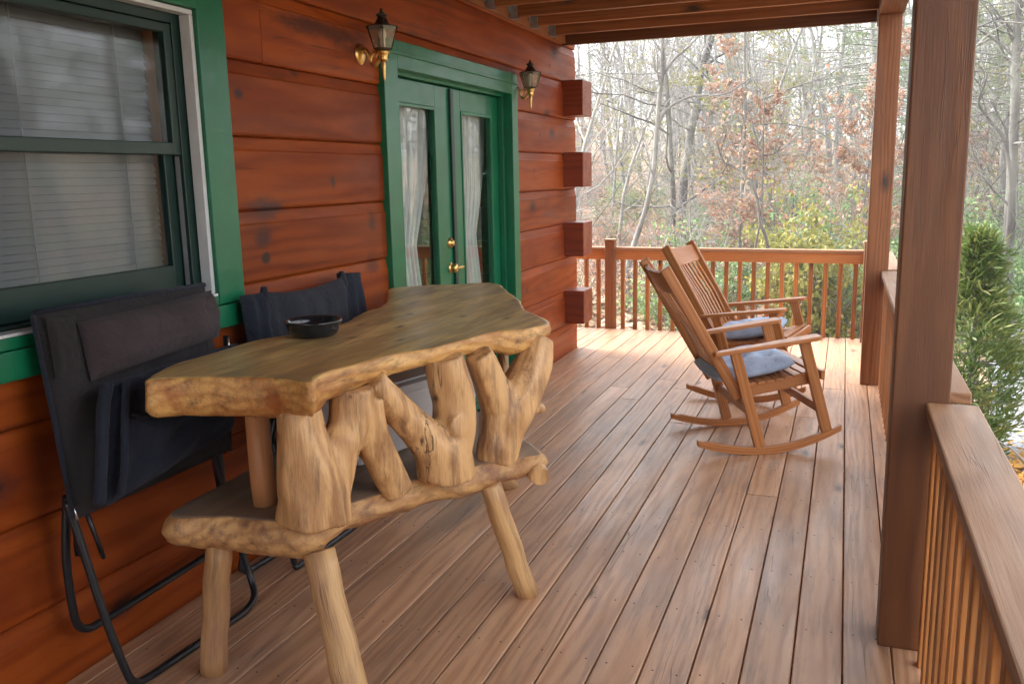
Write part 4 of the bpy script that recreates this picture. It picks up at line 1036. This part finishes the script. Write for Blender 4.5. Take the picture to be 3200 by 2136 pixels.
hero('forked_tree', [([(-3.85,16.56,-0.18),(-3.75,16.58,0.17),(-3.59,16.62,0.67),(-3.51,16.63,0.97),(-3.40,16.66,1.58),(-3.35,16.67,2.31),(-3.31,16.68,2.87),(-3.26,16.68,3.27),(-3.26,16.68,3.75),(-3.25,16.69,4.35),(-3.22,16.69,5.22),(-3.2,16.7,7.5)], .055, .03),
    ([(-3.34,16.67,2.35),(-3.22,16.69,2.59),(-3.08,16.72,2.71),(-2.87,16.76,2.82),(-2.62,16.80,2.87),(-2.22,16.85,2.87),(-1.96,16.89,2.97),(-1.68,16.92,3.16)], .03, .010), ([(-3.27,16.68,3.23),(-3.06,16.72,3.52),(-2.81,16.77,3.73),(-2.64,16.79,3.90),(-2.37,16.83,4.19)], .028, .010), ([(-3.30,16.68,3.20),(-3.40,16.66,3.38),(-3.43,16.65,3.52)], .02, .012)],
    'bark', 'grey forked tree with long arching limbs, left of the leaning trunk', 'tree', WOODS, 60, 1)
hero('leaning_tree', [([(-4.14,23.64,-0.69),(-4.07,23.65,0.33),(-4.03,23.66,1.24),(-3.93,23.68,1.97),(-3.87,23.69,2.56),(-3.76,23.70,3.05),(-3.70,23.71,3.56),(-3.66,23.72,4.02),(-3.51,23.74,4.47),(-3.38,23.76,4.98),(-3.24,23.78,5.76),(-3.13,23.79,6.67),(-2.9,23.8,9)], .12, .08),
    ([(-3.64,23.72,4.03),(-3.25,23.78,4.37),(-2.86,23.83,4.50),(-2.47,23.87,4.56)], .04, .012)], 'barkdk', 'dark tree trunk leaning right, behind the grey forked tree', 'tree', WOODS, 50, 2)
hero('sapling', [([(-1.00,12.96,0.30),(-1.12,12.95,0.77),(-1.16,12.95,1.03),(-1.23,12.94,1.27),(-1.32,12.93,1.43),(-1.47,12.92,1.53),(-1.65,12.89,1.65),(-1.74,12.88,1.92)], .026, .010), ([(-1.0,12.96,-1.05),(-1.12,12.95,-.7),(-1.18,12.95,0.30),(-1.11,12.95,0.87),(-1.11,12.95,1.32),(-1.11,12.95,1.72),(-1.12,12.95,2.11),(-1.11,12.95,2.50)], .02, .008),
    ([(-1.12,12.95,2.11),(-0.93,12.97,2.13),(-0.56,12.99,2.06),(-0.41,12.99,2.00),(-0.15,13.00,1.84),(0.06,13.00,1.70),(0.20,13.00,1.60)], .011, .006), ([(-1.11,12.95,1.70),(-0.96,12.96,1.72),(-0.88,12.97,1.80)], .01, .006)],
    'barkdk', 'thin dark twin stemmed sapling just beyond the middle of the far railing', 'tree', WOODS, 70, 3, leaves='russet')
hero('slim_tree', [([(-2.04,18.89,-0.25),(-2.02,18.89,1.07),(-2.00,18.89,2.36),(-2.01,18.89,2.99),(-2.04,18.89,4.08),(-2.05,18.89,4.84),(-2.07,18.89,6.5)], .04, .025), ([(-2.02,18.89,2.83),(-1.49,18.94,2.97),(-1.14,18.97,3.09),(-0.74,18.99,3.21),(-0.43,19.00,3.31),(-0.14,19.00,3.51)], .02, .009), ([(-0.74,18.99,3.21),(-0.68,18.99,3.66),(-0.72,18.99,4.02),(-0.89,18.98,4.39)], .014, .007)],
    'bark', 'slim tree with one long limb sloping up to the right, beyond the sapling', 'tree', WOODS, 60, 4)
hero('tall_tree', [([(2.44,15.81,0.08),(2.41,15.82,1.08),(2.39,15.82,1.82),(2.37,15.82,2.48),(2.33,15.83,3.03),(2.32,15.83,3.53),(2.30,15.83,3.95),(2.27,15.84,4.63),(2.2,15.85,7.5)], .085, .05), ([(2.33,15.83,3.1),(2.0,15.8,3.4),(1.6,15.8,3.65),(1.2,15.8,3.7)], .025, .01), ([(2.33,15.83,3.1),(2.325,15.83,3.4),(2.6,15.8,4.1),(3.0,15.8,4.4)], .025, .01)],
    'barkdk', 'tall dark trunk at the right edge, behind the twisted sapling', 'tree', WOODS, 60, 5)
hero('twisted_sapling', [([(2.11,13.84,0.96),(2.04,13.85,1.60),(1.96,13.86,1.87),(1.77,13.89,2.13),(1.64,13.90,2.34),(1.69,13.90,2.56),(1.72,13.89,2.72)], .03, .012), ([(2.04,13.85,1.60),(2.03,13.85,1.73),(2.00,13.86,1.95),(1.88,13.87,2.18),(1.78,13.89,2.38)], .02, .01), ([(2.11,13.84,.5),(2.19,13.83,0.70),(2.07,13.85,0.98),(1.90,13.87,1.16),(1.77,13.89,1.34),(1.64,13.90,1.63),(1.57,13.91,1.84)], .018, .008)],
    'barkdk', 'twisted dark sapling just right of the thick porch post', 'tree', WOODS, 60, 6)
def cedar_maker(seed, h, w_, n=5200, lm='cedar_leaf'):
    def f(o):
        rng = random.Random(seed); b = MB(); lf = MB()
        b.tube([(0, 0, -.1), (.02, 0, h * .5), (0, .02, h * .97)], [.05, .03, .006], 7, caps=False)
        for i in range(n // 14):
            t = rng.random() ** .8; z = h * (.03 + .95 * t); R = w_ * min(1., 1.42 * (1 - t)) ** 1.15 * min(1, .55 + 1.5 * t) * (.85 + .5 * mnoise.noise(Vector((t * 6, seed, 0)))) + .04
            a = rng.uniform(0, 2 * PI); R *= 1 + .5 * mnoise.noise(Vector((math.cos(a) * 1.5, math.sin(a) * 1.5, z * 2.2)))
            q = R * rng.uniform(.55, 1.08); c = Vector((q * math.cos(a), q * math.sin(a), z)); d = Vector((math.cos(a), math.sin(a), .9 + rng.gauss(0, .3))).normalized()
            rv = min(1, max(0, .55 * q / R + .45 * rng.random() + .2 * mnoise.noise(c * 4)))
            for _ in range(14):
                v = (d + Vector((rng.gauss(0, .5), rng.gauss(0, .5), rng.gauss(0, .45)))).normalized(); s = v.cross(Vector((rng.gauss(0, 1), rng.gauss(0, 1), rng.gauss(0, 1)))).normalized() * rng.uniform(.006, .012)
                p = c + Vector((rng.gauss(0, .045), rng.gauss(0, .045), rng.gauss(0, .05))); L = rng.uniform(.06, .17)
                lf.add([p - s * .5, p + v * L * .5 + s, p + v * L, p + v * L * .5 - s], [(0, 1, 2, 3)], None, min(1, max(0, rv + rng.gauss(0, .12))))
            if i % 6 == 0: b.tube([(0, 0, z - .1), tuple(c * .9)], [.008, .003], 3, caps=False)
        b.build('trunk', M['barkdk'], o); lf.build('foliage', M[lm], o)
    return f
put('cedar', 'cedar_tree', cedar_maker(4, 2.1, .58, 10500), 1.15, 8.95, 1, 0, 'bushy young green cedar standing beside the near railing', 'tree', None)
put('yshrub', 'yellow_shrub', shrub_maker(61, 1.75, 1.25, 'yellow_leaf', 9500, .07, stems=18), -.42, 14.6, 1.05, 0, 'yellow green leafy shrub behind the right end of the far railing', 'shrub', None, 1.3)
put('dead', 'fallen_branch', shrub_maker(77, 1.5, 1.6, 'russet', 0, .05, 'barkpale', 5), 1.75, 8.4, .8, 1., 'pale bare branch in front of the cedar, beyond the near railing', 'branch', None)
rng = random.Random(21)
KINDS = [('pale bare tree with fine twigs', 'bare_tree', bare_maker(101, 8.0, .05, 'barkpale', nb=18, depth=3, spread=.5, first=.12, twig=1.3)), ('grey bare tree with a straight trunk', 'bare_tree', bare_maker(102, 10.5, .085, 'bark', nb=17, depth=3, spread=.35, first=.2, twig=1.3)),
         ('dark bare tree with spreading limbs', 'bare_tree', bare_maker(103, 7.5, .06, 'barkdk', nb=14, depth=3, spread=.8, first=.15, wig=.10, twig=1.2)), ('tall grey bare tree with few limbs', 'bare_tree', bare_maker(104, 12.5, .11, 'bark', nb=12, depth=3, spread=.4, first=.35)),
         ('thin bare young tree', 'bare_tree', bare_maker(105, 5.0, .024, 'bark', nb=16, depth=3, spread=.6, first=.1, twig=1.2)), ('thin crooked bare young tree', 'bare_tree', bare_maker(106, 4.2, .024, 'barkdk', nb=14, depth=3, spread=.8, first=.1, wig=.14, twig=1.2)),
         ('young oak with russet leaves still hanging', 'oak_tree', leafy_maker(107, 4.4, .035, 'bark', 'russet', 5200, .065, nb=14, depth=2, spread=.7, first=.1, twig=1.5)),
         ('young tree with sparse yellow green leaves', 'young_tree', leafy_maker(108, 6.5, .04, 'bark', 'yellow_leaf', 3000, .06, nb=15, depth=2, spread=.6, first=.2, twig=1.6))]
used = []
def free(x, y, d):
    return all((x - a) ** 2 + (y - c) ** 2 > d * d for a, c in used)
def sector(a0, a1, d0, d1):
    a = math.radians(rng.uniform(a0, a1)); d = math.sqrt(rng.uniform(d0 * d0, d1 * d1)); return d * math.sin(a), d * math.cos(a), d
def woods(n, a0, a1, d0, d1, picks, gap, where, smin=.8, smax=1.25):
    k = 0; t = 0
    while k < n and t < n * 30:
        t += 1; x, y, d = sector(a0, a1, d0, d1)
        if not free(x, y, gap) or (y < 12 and x < 1.2): continue
        used.append((x, y)); i = rng.choice(picks); lab, nm, mk = KINDS[i]; s = rng.uniform(smin, smax)
        put('k%d' % i, nm, mk, x, y, s, rng.uniform(0, 6.28), lab + ' ' + where, 'tree', WOODS); k += 1
woods(54, -23, 16, 18, 31, [0, 2, 4, 4, 4, 5, 5, 6, 7], 1.1, 'among the nearer woods behind the railing')
woods(120, -24, 16, 31, 60, [0, 1, 1, 3, 2, 2, 7, 6], 1.2, 'among the far woods on the rise')
woods(44, 16, 75, 13, 34, [0, 1, 2, 3, 4, 5], 1.8, 'among the woods to the right of the porch')
PINE = [pine_maker(201, 11, .13), pine_maker(202, 9, .11)]
for i, (x, y, s) in enumerate([(.6, 33, 1.0), (1.9, 26, .95), (3.6, 24, 1.), (-1.4, 40, 1.05), (5.0, 31, 1.), (2.8, 38, 1.1), (6.5, 22, .95), (-6.5, 44, 1.), (8, 36, 1.1), (4.4, 45, 1.1), (-.3, 36, 1.), (-4, 42, .9), (1.2, 46, 1.1), (2.2, 21, .8), (.9, 27, .9), (2.9, 30, 1.), (4.6, 35, 1.), (1.7, 40, 1.), (3.9, 21, .8), (-8.5, 46, 1.), (3.4, 19.5, .9), (9.5, 27, 1), (-14, 50, 1.), (9, 15, 1), (12, 17, 1.1), (14, 13, 1), (16, 18, 1.1), (19, 14, 1), (12, 10, .95), (17, 9, 1), (21, 20, 1.2), (14, 22, 1.1), (18, 25, 1.1), (23, 11, 1.1), (24, 16, 1.2)]):
    put('pine%d' % (i % 2), 'pine_tree', PINE[i % 2], x, y, s, rng.uniform(0, 6), 'green pine tree among the bare woods', 'tree', 'pine trees in the woods')
SH = [shrub_maker(301, 1.7, 1.2, 'russet', 1500, .06), shrub_maker(302, 1.5, 1.4, 'russet', 0, .08, 'barkpale', 13), shrub_maker(303, 1.3, 1.3, 'green_leaf', 2600, .06), shrub_maker(304, 1.9, 1.1, 'russet', 800, .06, 'barkpale', 11), shrub_maker(305, 1.4, 1.3, 'yellow_leaf', 900, .065)]
SN = [('russet leaved brush', 'brush'), ('bare pale brush', 'brush'), ('green leafy undergrowth bush', 'bush'), ('pale brush with a few russet leaves', 'brush'), ('yellow green undergrowth bush', 'bush')]
def brush(n, a0, a1, d0, d1, picks, where, s0=.7, s1=1.3):
    for k in range(n):
        x, y, d = sector(a0, a1, d0, d1); i = rng.choice(picks)
        if y < 12 and x < 1.5: continue
        put('s%d' % i, SN[i][1], SH[i], x, y, rng.uniform(s0, s1), rng.uniform(0, 6.28), SN[i][0] + ' ' + where, 'brush', 'brush under the woods')
brush(120, -22, 3, 14.5, 34, [0, 1, 1, 3, 3, 0, 2, 4], 'on the leafy slope behind the far railing')
brush(60, -4, 14, 14.5, 30, [2, 2, 4, 1, 2], 'on the green slope at the right')
brush(60, -22, 14, 34, 56, [0, 1, 3, 1], 'high on the wooded rise', 1., 1.7)
def litter():
    b = MB(); r = random.Random(9)
    for i in range(26000):
        a = math.radians(r.uniform(-22, 13)); d = math.sqrt(r.uniform(11 ** 2, 40 ** 2)); x, y = d * math.sin(a), d * math.cos(a)
        if abs(x - (2.55 + .055 * (y - 9) + .008 * (y - 9) ** 2)) < 1.0 and y < 17: continue
        p = Vector((x, y, ground_z(x, y) + r.uniform(.01, .05))); an = r.uniform(0, 6.28); t = r.uniform(-.5, .5); s = r.uniform(.05, .11) * (1 + d / 40)
        u = Vector((math.cos(an), math.sin(an), t)); v = Vector((-math.sin(an), math.cos(an), r.uniform(-.4, .4)))
        b.add([p - u * s, p + v * s * .5, p + u * s, p - v * s * .5], [(0, 1, 2, 3)], None, r.random())
    tag(b.build('leaf_litter', M['litter']), 'fallen tan and russet leaves covering the wooded slope', 'leaves', kind='stuff')
    b = MB()
    for i in range(2600):
        x, y = r.gauss(1.75, .45), r.gauss(8.1, .55)
        if x < .6: continue
        p = Vector((x, y, ground_z(x, y) + r.uniform(.0, .10))); an = r.uniform(0, 6.28); s = r.uniform(.03, .06)
        u = Vector((math.cos(an), math.sin(an), r.uniform(-.5, .5))); v = Vector((-math.sin(an), math.cos(an), r.uniform(-.5, .5)))
        b.add([p - u * s, p + v * s * .5, p + u * s, p - v * s * .5], [(0, 1, 2, 3)], None, r.random())
    tag(b.build('fallen_leaves', M['orange_leaf']), 'bright orange leaves on the ground beyond the near railing', 'leaves', kind='stuff')
litter()

def distant_woods():
    b = MB(); r = random.Random(31)
    for i in range(150):
        a = math.radians(r.uniform(-26, 18)); d = r.uniform(62, 95); x, y = d * math.sin(a), d * math.cos(a); h = r.uniform(7, 13); z = ground_z(x, y)
        b.tube([(x, y, z - .3), (x + r.gauss(0, .3), y, z + h * .5), (x + r.gauss(0, .6), y, z + h)], [.12, .09, .02], 4, caps=False)
        for k in range(34):
            t = r.uniform(.1, 1); p = Vector((x, y, z + h * t)); dd = Vector((r.gauss(0, 1), r.gauss(0, .6), r.uniform(.1, 1.2))).normalized(); L = r.uniform(.6, 2.6) * (1.2 - .6 * t)
            m = p + dd * L * .5; e = p + dd * L + Vector((r.gauss(0, .2), 0, r.gauss(.1, .25))); b.tube([p, m, e], [.03, .022, .012], 3, caps=False)
            for _ in range(3):
                q = p.lerp(e, r.uniform(.3, 1)); v = (dd + Vector((r.gauss(0, .7), r.gauss(0, .5), r.gauss(.1, .6)))).normalized(); b.tube([q, q + v * r.uniform(.4, 1.2)], [.016, .008], 3, caps=False)
    tag(b.build('distant_woods', M['bark']), 'far bare woods merging along the top of the rise', 'woods', kind='stuff')
distant_woods()

def haze():
    b = MB(); x0, x1, y0, y1, z0, z1 = -170, 180, -80, 180, -12, 40
    b.add([(x0, y0, z0), (x1, y0, z0), (x1, y1, z0), (x0, y1, z0), (x0, y0, z1), (x1, y0, z1), (x1, y1, z1), (x0, y1, z1)], [(3, 2, 1, 0), (4, 5, 6, 7), (0, 1, 5, 4), (1, 2, 6, 5), (2, 3, 7, 6), (3, 0, 4, 7)])
    m = bpy.data.materials.new('haze air'); m.use_nodes = True; t = m.node_tree; t.nodes.remove(t.nodes['Principled BSDF'])
    v = t.nodes.new('ShaderNodeVolumePrincipled'); v.inputs['Color'].default_value = (.93, .95, 1, 1); v.inputs['Density'].default_value = HAZE; v.inputs['Anisotropy'].default_value = .3
    t.links.new(v.outputs[0], t.nodes['Material Output'].inputs['Volume'])
    tag(b.build('haze', m), 'thin pale haze through the woods', 'haze', kind='stuff')
if HAZE: haze()
